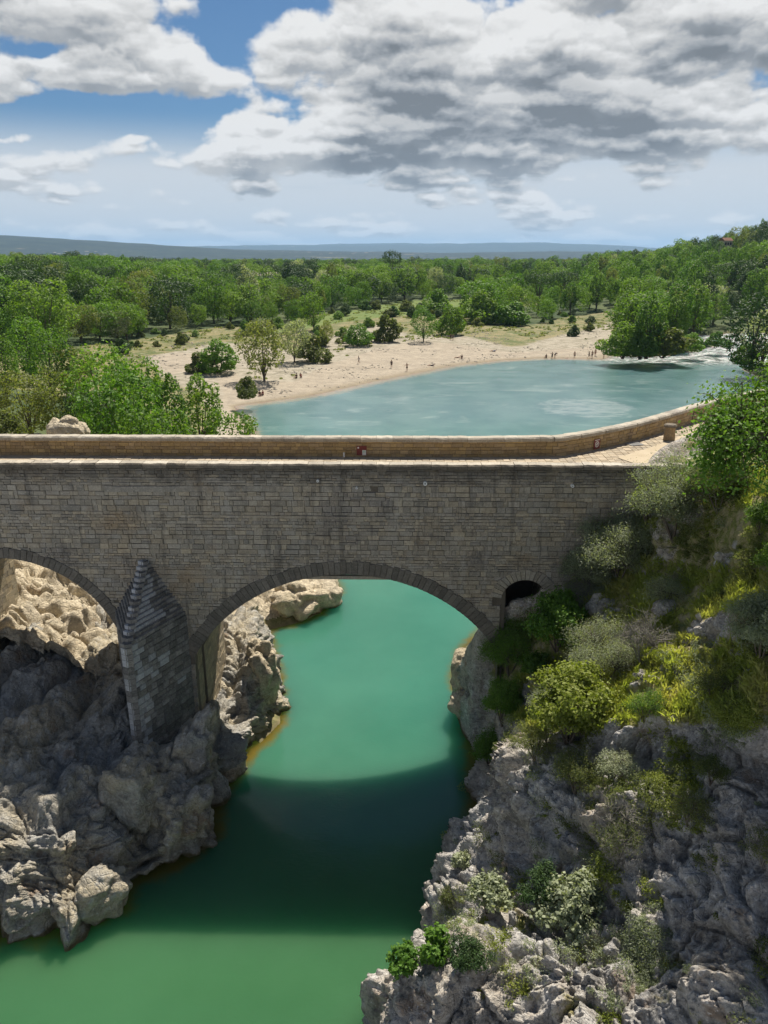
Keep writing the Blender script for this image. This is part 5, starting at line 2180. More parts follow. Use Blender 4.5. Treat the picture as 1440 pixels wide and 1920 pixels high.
me = make_mesh('forest', np.c_[WP[far_i], gz[far_i] - .1], [], [])
a = me.attributes.new('pick', 'INT', 'POINT')
a.data.foreach_set('value', np.array([combo_of(*kinds[i]) for i in far_i], dtype=np.int32))
hs = np.array([wh[i] / KH[combos[combo_of(*kinds[i])][0]] for i in far_i])
add_attr(me, 'size', hs)
add_attr(me, 'turn', rr.rand(len(far_i)) * 6.28)
forest = mesh_obj('forest', me)
tag(forest, kind='stuff')
ng = D.node_groups.new("scatter_trees", 'GeometryNodeTree')
ng.interface.new_socket('Geometry', in_out='INPUT', socket_type='NodeSocketGeometry')
ng.interface.new_socket('Geometry', in_out='OUTPUT', socket_type='NodeSocketGeometry')
gi = ng.nodes.new('NodeGroupInput')
go = ng.nodes.new('NodeGroupOutput')
srcs = []
for i, (kk, mt) in enumerate(combos):
    cr, tk = kind_mesh(kk, mt)
    o = D.objects.new('source_crown_%d' % i, cr)
    src_col.objects.link(o)
    srcs.append(o)
jn = ng.nodes.new('GeometryNodeGeometryToInstance')
for o in reversed(srcs):
    oi = ng.nodes.new('GeometryNodeObjectInfo')
    oi.inputs['Object'].default_value = o
    oi.inputs['As Instance'].default_value = True
    ng.links.new(oi.outputs['Geometry'], jn.inputs[0])


def named(nm, typ):
    n_ = ng.nodes.new('GeometryNodeInputNamedAttribute')
    n_.data_type = typ
    n_.inputs[0].default_value = nm
    return n_.outputs[0]


# one instance-on-points per source tree
join = ng.nodes.new('GeometryNodeJoinGeometry')
ng.nodes.remove(jn)
for n_ in [n_ for n_ in ng.nodes if n_.bl_idname == 'GeometryNodeObjectInfo']:
    ng.nodes.remove(n_)
for i, o in enumerate(srcs):
    oi = ng.nodes.new('GeometryNodeObjectInfo')
    oi.inputs['Object'].default_value = o
    oi.inputs['As Instance'].default_value = True
    ip = ng.nodes.new('GeometryNodeInstanceOnPoints')
    cmp_ = ng.nodes.new('FunctionNodeCompare')
    cmp_.data_type = 'INT'
    cmp_.operation = 'EQUAL'
    ng.links.new(named('pick', 'INT'), cmp_.inputs[2])
    cmp_.inputs[3].default_value = i
    ng.links.new(gi.outputs[0], ip.inputs['Points'])
    ng.links.new(cmp_.outputs[0], ip.inputs['Selection'])
    ng.links.new(oi.outputs['Geometry'], ip.inputs['Instance'])
    cx = ng.nodes.new('ShaderNodeCombineXYZ')
    ng.links.new(named('turn', 'FLOAT'), cx.inputs[2])
    ng.links.new(cx.outputs[0], ip.inputs['Rotation'])
    ng.links.new(named('size', 'FLOAT'), ip.inputs['Scale'])
    ng.links.new(ip.outputs[0], join.inputs[0])
ng.links.new(join.outputs[0], go.inputs[0])
md = forest.modifiers.new('scatter', 'NODES')
md.node_group = ng
print('woods', len(WP), 'trees')

# ================================================================== shrubs and grass of the near cliff
def surf_at(px, py, P=None, cx=None, cy=None):
    """the point of the rock sheet seen at this place"""
    P = cliff_p if P is None else P
    cx = cpx if cx is None else cx
    cy = cpy if cy is None else cy
    d2 = (cx - px) ** 2 + (cy - py) ** 2
    cand = np.where(d2 < max(d2.min() * 1.5, 14 ** 2))[0]
    dep = P[cand, 1] * math.cos(PITCH) + (CAMZ - P[cand, 2]) * math.sin(PITCH)
    return P[cand[np.argmin(dep)]], dep.min()


def shrub(name, label, px, py, wpx_, hpx_, style, mat, seed, group=None, droop=0.0, loc=None):
    rr = np.random.RandomState(seed)
    if loc is None:
        base, dep = surf_at(px, py)
    else:
        base = np.array(loc)
        dep = base[1] * math.cos(PITCH) + (CAMZ - base[2]) * math.sin(PITCH)
    Wm, Hm = wpx_ * dep / F * 1.18, hpx_ * dep / F * 1.0
    e = empty(name, tuple(base))
    tag(e, label, 'tree' if 'tree' in name else 'shrub', group)
    st = {'fine': (430, 34, .085, .36), 'leafy': (260, 26, .12, .72), 'twiggy': (460, 16, .065, .34), 'dead': (260, 2, .05, .3), 'tufty': (480, 24, .065, .30), 'tree': (560, 24, .12, .66)}[style]
    nb_, nl_, ls, asp = st
    vol = Wm * Wm * Hm
    nb_ = int(nb_ * float(np.clip(vol / 9.0, 0.35, 2.2)))
    mb = MB()
    C, Nn = [], []
    stems = 7 if style != 'tree' else 1
    hubs = []
    if style == 'tree':
        hubs = []
        mb.tube((0, 0, -.6), (-.12, 0.05, Hm * .22), .19, .15, 9)
        for k in range(7):
            a = k * 0.95 + rr.rand() * .4
            tip = np.array([math.cos(a) * Wm * .27, math.sin(a) * Wm * .27, Hm * (.45 + .25 * rr.rand())])
            mb.tube((-.12, .05, Hm * .22), tuple(tip), .11, .05, 7, cap=False)
            hubs.append(tip)
        hubs.append(np.array([0, 0, Hm * .72]))
        mb.tube((-.12, .05, Hm * .22), (0, 0, Hm * .72), .12, .05, 7, cap=False)
    else:
        for k in range(stems):
            a = k * 6.283 / stems + rr.rand()
            r_ = Wm * (.08 + .16 * rr.rand())
            tip = np.array([math.cos(a) * r_, math.sin(a) * r_, Hm * (.28 + .22 * rr.rand())])
            mb.tube((0, 0, -.3), tuple(tip), .012 * Hm + .012, .007 * Hm + .006, 5, cap=False)
            hubs.append(tip)
    hubs = np.array(hubs)
    # lumpy envelope: several lobes
    nlob = 9 if style != 'tree' else 20
    lob = []
    for k in range(nlob):
        a = k * 2.4 + rr.rand()
        f = (k + .5) / nlob
        zc = Hm * (.18 + .62 * f) if style != 'tree' else Hm * (.20 + .64 * f)
        ro = Wm * .28 * (1.1 - .7 * abs(f - .35)) * (.6 + .7 * rr.rand())
        if style == 'tree':
            ro = Wm * (.06 + .36 * rr.rand()) * (1.15 - .5 * f)
            lob.append((ro * math.cos(a), ro * math.sin(a), zc, Wm * .15 * (.6 + .8 * rr.rand()), Hm * .10 * (.6 + .9 * rr.rand())))
            continue
        lob.append((ro * math.cos(a), ro * math.sin(a), zc, Wm * .21 * (.75 + .5 * rr.rand()), Hm * .16 * (.75 + .5 * rr.rand())))
    for k in range(nb_):
        l = lob[rr.randint(nlob)]
        d = rr.normal(size=3)
        d /= np.linalg.norm(d)
        if d[2] < -.35 and style != 'tree':
            d[2] *= -.5
        tip = np.array([l[0], l[1], l[2]]) + d * np.array([l[3], l[3], l[4]]) * (.55 + .75 * rr.rand())
        tip[2] -= droop * Hm * abs(d[0]) * .3
        if tip[2] < -0.15 * Hm:
            tip[2] = 0.02
        h_ = hubs[np.argmin(((hubs - tip) ** 2).sum(1) + .2 * rr.rand(len(hubs)))]
        mid = h_ * .45 + tip * .55 + rr.normal(size=3) * .04 * Wm + np.array([0, 0, .03 * Hm])
        w0 = .0035 * Hm + .004
        if k % 2 == 0 or style in ('dead', 'twiggy'):
            mb.tube(tuple(h_), tuple(mid), w0, w0 * .7, 3, cap=False)
            mb.tube(tuple(mid), tuple(tip), w0 * .7, w0 * .25, 3, cap=False)
        if style in ('dead', 'twiggy'):
            for _ in range(2):
                tt = .3 + .6 * rr.rand()
                s_ = mid * (1 - tt) + tip * tt
                mb.tube(tuple(s_), tuple(s_ + (tip - mid) * .35 + rr.normal(size=3) * .09 * Wm), w0 * .4, w0 * .15, 3, cap=False)
        if nl_:
            n_ = int(nl_ * (.6 + .8 * rr.rand()))
            tt = rr.rand(n_) ** .7
            q = mid[None] * (1 - tt[:, None]) + tip[None] * tt[:, None]
            q += rr.normal(size=(n_, 3)) * (.028 * Wm + .02)
            C.append(q)
            Nn.append(np.repeat((d * .8 + np.array([0, 0, .4]))[None], n_, 0))
    mesh_obj('stems', mb.mesh('stems', [L_TWIG if style in ('dead', 'twiggy') else M_BARK]), e)
    if C:
        C = np.concatenate(C)
        Nn = np.concatenate(Nn)
        mesh_obj('foliage', leaves('foliage', C, ls * (0.85 if Hm < 1 else 1.0), mat, rr, Nn, asp), e)
    return e


SHRUBS = [
    ('olive_tree', 'silvery olive bush tree rising where the bridge wall meets the slope', 1250, 1005, 180, 165, 'fine', L_GREY),
    ('olive_tree', 'lower silvery olive bush spreading in front of the bridge wall', 1150, 1075, 150, 130, 'fine', L_GREY),
    ('shrub', 'grey green thicket left of the olive bushes hanging over the small arch', 1095, 1088, 110, 90, 'fine', L_GREY),
    ('olive_tree', 'dusky olive bush behind the tall silvery one beside the path', 1335, 950, 120, 100, 'fine', L_OLIVE),
    ('shrub', 'yellow green sapling poking out left of the silvery olive bush', 1200, 975, 60, 90, 'leafy', L_YELLOW),
    ('shrub', 'yellow tipped sapling at the upper left edge of the thicket', 1120, 1030, 70, 80, 'leafy', L_YELLOW),
    ('fig_bush', 'bright green broad leaved fig bush right of the small arch', 1042, 1205, 105, 125, 'leafy', L_BRIGHT),
    ('shrub', 'fresh green feathery bush at the arch foot above the water', 940, 1262, 110, 125, 'fine', L_BRIGHT),
    ('shrub', 'pale grey flowering shrub below the fig bush', 1125, 1265, 160, 120, 'tufty', L_GREY),
    ('dry_shrub', 'silver grey shrub of bare twigs beside the grey flowering shrub', 1190, 1235, 110, 90, 'dead', L_GREY),
    ('shrub', 'large yellow green bush in the middle of the slope foot', 1065, 1375, 140, 165, 'leafy', L_YELLOW),
    ('shrub', 'light green bush hanging low over the water edge', 928, 1350, 75, 95, 'fine', L_BRIGHT),
    ('shrub', 'small light green bush at the lowest ledge beside the water', 905, 1425, 65, 65, 'fine', L_BRIGHT),
    ('shrub', 'dark green shrub in the shade where the cliff begins', 1078, 1475, 100, 80, 'tufty', L_OLIVE),
    ('shrub', 'dull green shrub left of the dark shaded shrub', 1000, 1400, 90, 70, 'tufty', L_OLIVE),
    ('dry_shrub', 'dead bleached branches sticking out of the cliff face', 1140, 1560, 90, 90, 'dead', L_GREY),
    ('shrub', 'sparse grey green tuft growing under the dead branches', 1150, 1590, 80, 60, 'twiggy', L_OLIVE),
    ('shrub', 'pale green shrub standing out in the middle of the cliff face', 1060, 1740, 105, 135, 'leafy', L_PALE),
    ('shrub', 'dark green shrub hiding behind the pale cliff shrub', 1005, 1690, 80, 90, 'fine', L_DARK),
    ('shrub', 'pale tufted shrub on the ledge of the lower left cliff', 905, 1692, 85, 70, 'leafy', L_PALE),
    ('shrub', 'bright green shrub near the water on the lowest outcrop', 805, 1795, 65, 75, 'leafy', L_BRIGHT),
    ('shrub', 'green sprig leaning out over the dark water at the outcrop tip', 745, 1815, 60, 50, 'leafy', L_BRIGHT),
    ('shrub', 'tiny pale shrub clinging to the cliff edge over the water', 853, 1618, 34, 30, 'leafy', L_PALE),
    ('shrub', 'dry dark tuft on the edge above the lowest outcrop', 828, 1700, 44, 40, 'twiggy', L_OLIVE),
    ('shrub', 'big silvery shrub at the right frame edge above the grass', 1415, 1225, 130, 130, 'fine', L_GREY),
    ('shrub', 'olive shrub downhill of the big silvery shrub', 1330, 1290, 80, 55, 'tufty', L_OLIVE),
    ('shrub', 'twiggy dry olive shrub on the upper grass slope', 1235, 1125, 100, 55, 'tufty', L_GREY),
    ('shrub', 'green low shrub under the broadleaf tree', 1415, 1000, 80, 60, 'fine', L_GREEN),
    ('shrub', 'shaded green bush below the broadleaf tree at the frame edge', 1445, 1075, 80, 80, 'fine', L_GREEN),
    ('shrub', 'faded heathy shrub on top of the cliff face at the right', 1290, 1520, 80, 60, 'tufty', L_OLIVE),
    ('shrub', 'straw coloured shrub by the right frame edge on the cliff', 1420, 1600, 75, 65, 'twiggy', L_OLIVE),
    ('shrub', 'pale dry shrub on the rocks at the cliff lip', 1165, 1440, 75, 45, 'tufty', L_PALE),
    ('shrub', 'green tuft on the sunny rock at the cliff lip', 1330, 1450, 60, 40, 'tufty', L_OLIVE),
    ('shrub', 'shadowed green clump low on the cliff below the pale ledge shrub', 890, 1810, 70, 60, 'fine', L_DARK),
    ('shrub', 'small grey clump under the big yellow green bush', 1010, 1320, 60, 50, 'tufty', L_GREY),
    ('shrub', 'little bright bush between the fig bush and the feathery bush', 990, 1265, 50, 50, 'leafy', L_GREEN),
    ('shrub', 'grey shrub tucked against the bridge wall above the small arch side', 1075, 1130, 80, 60, 'twiggy', L_GREY),
    ('shrub', 'low green shrub between the grey shrub and the grassy slope', 1200, 1330, 70, 50, 'tufty', L_GREEN),
]
for i, (nm, lab, px, py, w_, h_, st, mat) in enumerate(SHRUBS):
    shrub(nm, lab, px, py, w_, h_, st, mat, 300 + i, 'shrubs on the near cliff')
shrub('broadleaf_tree', 'bright green broadleaf tree leaning over the footpath at the right frame edge', 1462, 960, 330, 300, 'tree', L_BRIGHT, 407)


def cover():
    """grass and herbs of the slope, and tufts in the cracks of the cliff"""
    rr = np.random.RandomState(21)
    vis = (cpx > 820) & (cpx < 1500) & (cpy > 880) & (cpy < 1960)
    sl = np.where(vis & (cliff_soil > 0.36) & (cliff_n[:, 2] > 0.45) & (cpy < 1480))[0]
    dens = fbm(cliff_p[sl] * 0.9, 3, 301)
    w = np.clip(0.35 + dens * 1.6, 0.02, 1)
    w /= w.sum()
    k = rr.choice(sl, size=17000, p=w)
    V, Fc, R = [], [], []
    hue = fbm(cliff_p[k] * 0.45 + 9, 3, 305)
    n = 0
    cnt = 9
    c0 = cliff_p[k] + rr.normal(size=(len(k), 3)) * 0.05
    H = 0.07 + 0.20 * rr.rand(len(k)) ** 1.5
    for j in range(cnt):
        d = rr.normal(size=(len(k), 3)) * 0.45
        d[:, 2] = 1.0
        d /= np.linalg.norm(d, axis=1, keepdims=True)
        side = np.cross(d, rr.normal(size=(len(k), 3)))
        side /= np.linalg.norm(side, axis=1, keepdims=True)
        b0 = c0 + rr.normal(size=(len(k), 3)) * np.array([.05, .05, 0])
        h = (H * (.6 + .7 * rr.rand(len(k))))[:, None]
        mid = b0 + d * h * .6
        tip = b0 + d * h + rr.normal(size=(len(k), 3)) * h * .25
        wdt = 0.007
        V.append(np.stack([b0 - side * wdt, b0 + side * wdt, mid + side * wdt * .8, tip], 1).reshape(-1, 3))
        V[-1][2::4] = mid + side * wdt * .7
        R.append(np.clip(0.45 + hue * 0.9 + 0.25 * (rr.rand(len(k)) - .5), 0, 1))
    V = np.concatenate(V)
    q = np.arange(len(V)).reshape(-1, 4)
    me = make_mesh('slope_grass', V, q, [L_STRAW], False)
    add_attr(me, 'rnd', np.concatenate(R), 'FACE')
    tag(mesh_obj('slope_grass', me), kind='stuff')
    # low herbs and cushion plants
    st = np.where(vis & (cliff_n[:, 2] > 0.0))[0]
    dens = fbm(cliff_p[st] * 0.55 + 3, 4, 311)
    w = np.clip(dens * 3.0 - 0.10, 0.002, 1) * (0.5 + cliff_soil[st])
    w /= w.sum()
    k = rr.choice(st, size=2700, p=w)
    tone = fbm(cliff_p[k] * 0.35 + 60, 2, 315)
    for nm_, mat_, sel in (('herbs', L_OLIVE, tone < -0.06), ('herbs', L_YELLOW, (tone >= -0.06) & (tone < 0.10)), ('herbs', L_GREY, tone >= 0.10)):
        C, O = [], []
        for i in k[sel]:
            r_ = 0.08 + 0.26 * rr.rand() ** 2.2
            m_ = int(24 + 100 * r_ / .2)
            d = rr.normal(size=(m_, 3))
            d /= np.linalg.norm(d, axis=1, keepdims=True)
            d[:, 2] = np.abs(d[:, 2])
            lump = .55 + .6 * rr.rand(m_)
            C.append(cliff_p[i] + cliff_n[i] * .02 + d * r_ * lump[:, None] * np.array([1.2, 1.2, .9]))
            O.append(d)
        C, O = np.concatenate(C), np.concatenate(O)
        me = leaves(nm_, C, 0.062, mat_, rr, O, 0.4)
        tag(mesh_obj('undergrowth', me), kind='stuff')


cover()


# ------------------------------------------------------------------ boulders
def boulder(label, px, py, w_, h_, d_, seed, rz=0, tilt=0.0, z=None, lift=0.0, mat=None, group='boulders along the river banks', Y=None):
    rr = np.random.RandomState(seed)
    if Y is not None:
        x, y, z = W(px, py, Y=Y)
    elif z is not None:
        x, y, z = W(px, py, z)
    nu, nv = 72, 44
    u = np.linspace(0, 2 * math.pi, nu, endpoint=False)
    v = np.linspace(0.02, math.pi - 0.02, nv)
    VV, UU = np.meshgrid(v, u, indexing='ij')
    S = np.stack([np.sin(VV) * np.cos(UU), np.sin(VV) * np.sin(UU), np.cos(VV)], 2).reshape(-1, 3)
    S = np.sign(S) * np.abs(S) ** 0.85
    off = rr.rand(3) * 50
    sc_ = np.array([w_, d_, h_]) * .5
    q = S * sc_ + off
    r_ = 1 + 0.30 * billow(q * 0.75, 3, seed) / 0.6 + 0.10 * ridged(q * 1.9, 3, seed + 3)
    P = S * sc_ * r_[:, None] + 0.04 * np.stack([fbm(q * 4, 3, 1), fbm(q * 4, 3, 2), fbm(q * 4, 3, 3)], 1)
    fs = []
    for a in range(nv - 1):
        for b_ in range(nu):
            c = (b_ + 1) % nu
            fs.append((a * nu + b_, (a + 1) * nu + b_, (a + 1) * nu + c, a * nu + c))
    fs.append(tuple(range(nu)))
    fs.append(tuple(reversed(range((nv - 1) * nu, nv * nu))))
    me = make_mesh('boulder', P, fs, [mat or M_BANK], True)
    add_attr(me, 'soil', np.zeros(len(P)))
    o = mesh_obj('boulder', me)
    o.location = (x, y, z + lift)
    o.rotation_euler = (0, tilt, rz)
    tag(o, label, 'boulder', group)
    return o


boulder('large smooth dark boulder overhanging the black water below the cutwater', 345, 1535, 2.4, 3.0, 2.3, 51, 0.4, 0.15, Y=26.6)
boulder('long leaning rock slab wedged between the pier foot and the big boulder', 355, 1415, 1.5, 3.6, 1.7, 52, 0.2, 0.45, Y=28.6)
boulder('dark hollowed boulder below the tip of the cutwater', 250, 1490, 2.1, 3.0, 1.9, 53, -0.2, -0.1, Y=26.3)
boulder('sunlit blocky rock under the arch with its foot in green water', 490, 1262, 1.7, 3.6, 2.2, 54, 0.3, 0.0, Y=36.6, mat=M_BANK2)
boulder('small sunlit rock at the foot of the pier by the water', 432, 1448, 1.3, 1.5, 1.2, 55, 0.9, 0.2, Y=31.2, mat=M_BANK2)
boulder('shaded knob of rock between the slab and the small sunlit rock', 405, 1490, 1.1, 1.7, 1.1, 56, 0.5, 0.1, Y=29.4)
boulder('pale jagged rock at the water edge in the lower left corner', 190, 1672, 1.9, 1.7, 1.6, 57, 0.5, -0.2, Y=23.0)
boulder('orange sunlit rock at the right foot of the arch', 872, 1268, 1.5, 2.0, 1.7, 61, 0.2, 0.1, Y=36.8, mat=M_BANK2)
boulder('rounded orange rock standing in the water right of the arch', 874, 1318, 1.3, 1.5, 1.4, 62, 0.6, 0.1, Y=35.6, mat=M_BANK2)
boulder('white limestone outcrop just behind the parapet at the left', 125, 808, 2.4, 1.6, 1.6, 63, 0.1, 0.1, Y=50, mat=M_BANK2)
boulder('grey rock step on the slope below the olive bushes', 1140, 1135, 1.6, 1.0, 1.2, 64, 0.4, 0.2, Y=29.6, mat=M_CLIFF)
boulder('pale bare rock among the grass beside the twiggy shrub', 1255, 1140, 1.1, .7, .8, 65, 0.4, 0.2, Y=25.8, mat=M_CLIFF)
boulder('bright flat rock shelf beyond the arch on the left shore', 560, 1125, 3.6, 2.3, 3.0, 66, 0.5, 0.1, Y=49, mat=M_BANK2)
boulder('sunny shore rock nearest the turquoise water beyond the arch', 612, 1112, 2.2, 1.6, 2.2, 67, 0.2, 0.1, Y=50.5, mat=M_BANK2)

# ================================================================== people on the beach
def cloth(name, col):
    return plain(name, col, 0.9)


SKIN = plain("skin", (0.42, 0.25, 0.17), 0.6)
HAIRM = plain("hair", (0.03, 0.02, 0.015), 0.7)
CL_ = [cloth("cloth_black", (0.015, 0.015, 0.018)), cloth("cloth_navy", (0.02, 0.03, 0.07)), cloth("cloth_white", (0.6, 0.6, 0.58)), cloth("cloth_red", (0.28, 0.03, 0.03)), cloth("cloth_grey", (0.12, 0.12, 0.12)), cloth("cloth_blue", (0.05, 0.12, 0.28))]

POSES = {
    'stand': dict(pel=(0, 0, .92), chest=(0, 0.01, 1.32), neck=(0, 0.02, 1.50), head=(0, .04, 1.64), kn=[(-.10, .02, .49), (.11, .0, .49)], ft=[(-.12, 0, .05), (.13, 0, .05)], el=[(-.27, 0, 1.12), (.27, 0, 1.12)], ha=[(-.28, .08, .86), (.29, .07, .86)]),
    'walk': dict(pel=(0, 0, .90), chest=(0, 0.05, 1.31), neck=(0, 0.07, 1.49), head=(0, .10, 1.63), kn=[(-.10, .20, .50), (.10, -.08, .48)], ft=[(-.10, .26, .05), (.10, -.34, .09)], el=[(-.26, -.12, 1.12), (.26, .12, 1.12)], ha=[(-.26, -.10, .88), (.26, .30, .96)]),
    'reach': dict(pel=(0, 0, .92), chest=(0, 0.04, 1.31), neck=(0, 0.06, 1.49), head=(0, .08, 1.63), kn=[(-.11, .04, .49), (.13, .0, .49)], ft=[(-.16, 0, .05), (.17, 0, .05)], el=[(-.40, .02, 1.25), (.40, .02, 1.28)], ha=[(-.58, .08, 1.12), (.55, .10, 1.42)]),
    'sit': dict(pel=(0, 0, .13), chest=(0, -.06, .52), neck=(0, -.04, .68), head=(0, 0, .82), kn=[(-.14, .42, .40), (.14, .44, .38)], ft=[(-.14, .70, .05), (.15, .72, .05)], el=[(-.28, .08, .38), (.28, .08, .38)], ha=[(-.16, .34, .36), (.16, .34, .36)]),
    'lie': dict(pel=(0, 0, .13), chest=(0, -.42, .20), neck=(0, -.58, .30), head=(0, -.70, .40), kn=[(-.12, .42, .14), (.12, .38, .26)], ft=[(-.12, .85, .08), (.13, .76, .06)], el=[(-.28, -.52, .10), (.28, -.50, .10)], ha=[(-.30, -.26, .06), (.30, -.24, .06)]),
    'bend': dict(pel=(0, 0, .88), chest=(0, .34, 1.14), neck=(0, .50, 1.18), head=(0, .64, 1.17), kn=[(-.11, .05, .48), (.12, .05, .48)], ft=[(-.13, 0, .05), (.14, 0, .05)], el=[(-.24, .42, .88), (.24, .44, .88)], ha=[(-.18, .52, .62), (.18, .54, .62)]),
}
_pm = {}


def body_mesh(pose):
    if pose in _pm:
        return _pm[pose]
    g = POSES[pose]
    V = [g['pel']]
    R = [.135]
    E = []

    def add(p, r, parent):
        V.append(tuple(p))
        R.append(r)
        E.append((parent, len(V) - 1))
        return len(V) - 1
    pel, ch = np.array(g['pel']), np.array(g['chest'])
    ws = add((pel + ch) / 2, .115, 0)
    c = add(ch, .135, ws)
    n = add(g['neck'], .055, c)
    hd = np.array(g['head'])
    h1 = add(hd - (hd - np.array(g['neck'])) * .25, .085, n)
    h2 = add(hd + (hd - np.array(g['neck'])) * .45, .085, h1)
    for s in (0, 1):
        sg = -1 if s == 0 else 1
        hip = add(pel + np.array([sg * .10, 0, -.05]), .095, 0)
        k = add(g['kn'][s], .062, hip)
        f = add(g['ft'][s], .042, k)
        dd = np.array(g['ft'][s]) + np.array([0, .14, -.015])
        add(dd, .035, f)
        sh = add(ch + np.array([sg * .18, 0, .08]), .062, c)
        e = add(g['el'][s], .042, sh)
        w = add(g['ha'][s], .032, e)
        hv = np.array(g['ha'][s])
        ev = np.array(g['el'][s])
        dh = (hv - ev) / (np.linalg.norm(hv - ev) + 1e-6)
        add(hv + dh * .10, .028, w)
    me = D.meshes.new('body')
    me.from_pydata(V, E, [])
    o = D.objects.new('tmp', me)
    COL.objects.link(o)
    sk = o.modifiers.new('s', 'SKIN')
    for i, r in enumerate(R):
        me.skin_vertices[0].data[i].radius = (r, r)
    me.skin_vertices[0].data[0].use_root = True
    sb = o.modifiers.new('b', 'SUBSURF')
    sb.levels = 1
    sb.render_levels = 1
    bpy.context.view_layer.update()
    dg = bpy.context.evaluated_depsgraph_get()
    m2 = D.meshes.new_from_object(o.evaluated_get(dg))
    D.objects.remove(o)
    m2.name = 'body'
    # shorts and shirt zones by distance to the joints
    _pm[pose] = m2
    return m2


def garment(body, pose, mat, zone):
    """a thin shell over part of the body"""
    g = POSES[pose]
    pel, ch = np.array(g['pel']), np.array(g['chest'])
    n = len(body.vertices)
    co = np.empty(n * 3)
    body.vertices.foreach_get('co', co)
    co = co.reshape(-1, 3)
    no = np.empty(n * 3)
    body.vertices.foreach_get('normal', no)
    no = no.reshape(-1, 3)
    if zone == 'shirt':
        a, b_ = pel, ch + (ch - pel) * .22
        rad_ = .26
    else:
        a, b_ = pel - np.array([0, 0, .02]), (np.array(g['kn'][0]) + np.array(g['kn'][1])) / 2 * .6 + pel * .4
        rad_ = .24
    ab = b_ - a
    t_ = np.clip(((co - a) @ ab) / (ab @ ab), 0, 1)
    d = np.linalg.norm(co - a - t_[:, None] * ab, axis=1)
    raw = ((co - a) @ ab) / (ab @ ab)
    ok = (d < rad_) & (raw > -.12) & (raw < 1.08)
    keep = [tuple(p.vertices) for p in body.polygons if all(ok[v] for v in p.vertices)]
    if not keep:
        return None
    used = sorted({v for f in keep for v in f})
    mp = {v: i for i, v in enumerate(used)}
    P = co[used] + no[used] * .018
    return make_mesh(zone, P, [tuple(mp[v] for v in f) for f in keep], [mat], True)


def person(px, py, pose, rz, label, shirt, shorts, z0=None):
    zg = 1.0
    for _ in range(5):
        x, y, _z = W(px, py, zg)
        zg = max(float(ground_z(x, y)[0]), -0.12)
    if z0 is not None:
        x, y, zg = W(px, py, z0)
    e = empty('person', (x, y, zg), rz)
    tag(e, label, 'person', 'people on the beach')
    bm_ = body_mesh(pose)
    if not bm_.materials:
        bm_.materials.append(SKIN)
    mesh_obj('body', bm_, e)
    if shirt is not None:
        g_ = garment(bm_, pose, CL_[shirt], 'shirt')
        if g_:
            mesh_obj('shirt', g_, e)
    g_ = garment(bm_, pose, CL_[shorts], 'shorts')
    if g_:
        mesh_obj('shorts', g_, e)
    g = POSES[pose]
    hd, nk = Vector(g['head']), Vector(g['neck'])
    up = (hd - nk).normalized()
    hb = MB()
    c = hd + up * .05 + Vector((0, -.025, 0))
    nseg = 8
    for k, (f, r) in enumerate(((-.3, .097), (.3, .100), (.8, .07), (1.0, .02))):
        for i in range(nseg):
            a = 2 * math.pi * i / nseg
            hb.v.append(tuple(c + Vector((math.cos(a) * r, math.sin(a) * r, f * .10))))
    for k in range(3):
        for i in range(nseg):
            j = (i + 1) % nseg
            hb.f.append((k * nseg + i, k * nseg + j, (k + 1) * nseg + j, (k + 1) * nseg + i))
            hb.mi.append(0)
    hb.f.append(tuple(range(3 * nseg, 4 * nseg)))
    hb.mi.append(0)
    mesh_obj('hair', hb.mesh('hair', [HAIRM], True), e)


PEOPLE = [
    (673, 682, 'walk', 2.0, 'person strolling alone high on the pale sand', 2, 0),
    (734, 690, 'stand', 2.8, 'person in dark clothes standing on the sand left of the bather', 0, 0),
    (763, 696, 'reach', 0.4, 'bather with arms held out at the water edge', None, 0),
    (556, 709, 'sit', 2.6, 'left person of the pair sitting near the large willow', 0, 1),
    (564, 708, 'sit', 3.4, 'right person of the pair sitting near the large willow', 3, 0),
    (493, 741, 'sit', 2.4, 'person in red sitting beside the little round tree', 3, 4),
    (487, 742, 'sit', 3.5, 'person in dark top sitting beside the person in red', 0, 1),
    (809, 686, 'lie', 1.5, 'sunbather lying by the water right of the bather', 1, 0),
    (858, 671, 'lie', 1.9, 'sunbather lying beside a seated companion', None, 0),
    (866, 672, 'sit', 2.9, 'companion seated next to the sunbather', 0, 0),
    (925, 659, 'lie', 1.4, 'person lying far up on the sand on a towel', 5, 0),
    (845, 638, 'stand', 3.0, 'left one of two people standing by the dry grass', 0, 1),
    (849, 638, 'stand', 3.3, 'right one of two people standing by the dry grass', 4, 0),
    (1024, 671, 'sit', 2.5, 'person sitting at the shore left of the couple', 0, 0),
    (1035, 673, 'reach', 2.9, 'left person of the couple standing at the shore', 0, 0),
    (1040, 671, 'bend', 3.9, 'right person of the couple bending at the shore', 1, 0),
    (1077, 672, 'stand', 2.7, 'lone person standing in the shallows', None, 0),
    (1104, 672, 'walk', 4.3, 'left wader of the three by the shore', 0, 0),
    (1110, 671, 'stand', 3.2, 'middle wader of the three by the shore', None, 1),
    (1116, 668, 'stand', 2.9, 'right wader of the three by the shore', None, 3),
    (1132, 671, 'walk', 2.2, 'person walking off towards the islet', 4, 0),
]
for px, py, pose, rz, lab, sh_, so_ in PEOPLE:
    person(px, py, pose, rz, lab, sh_, so_)


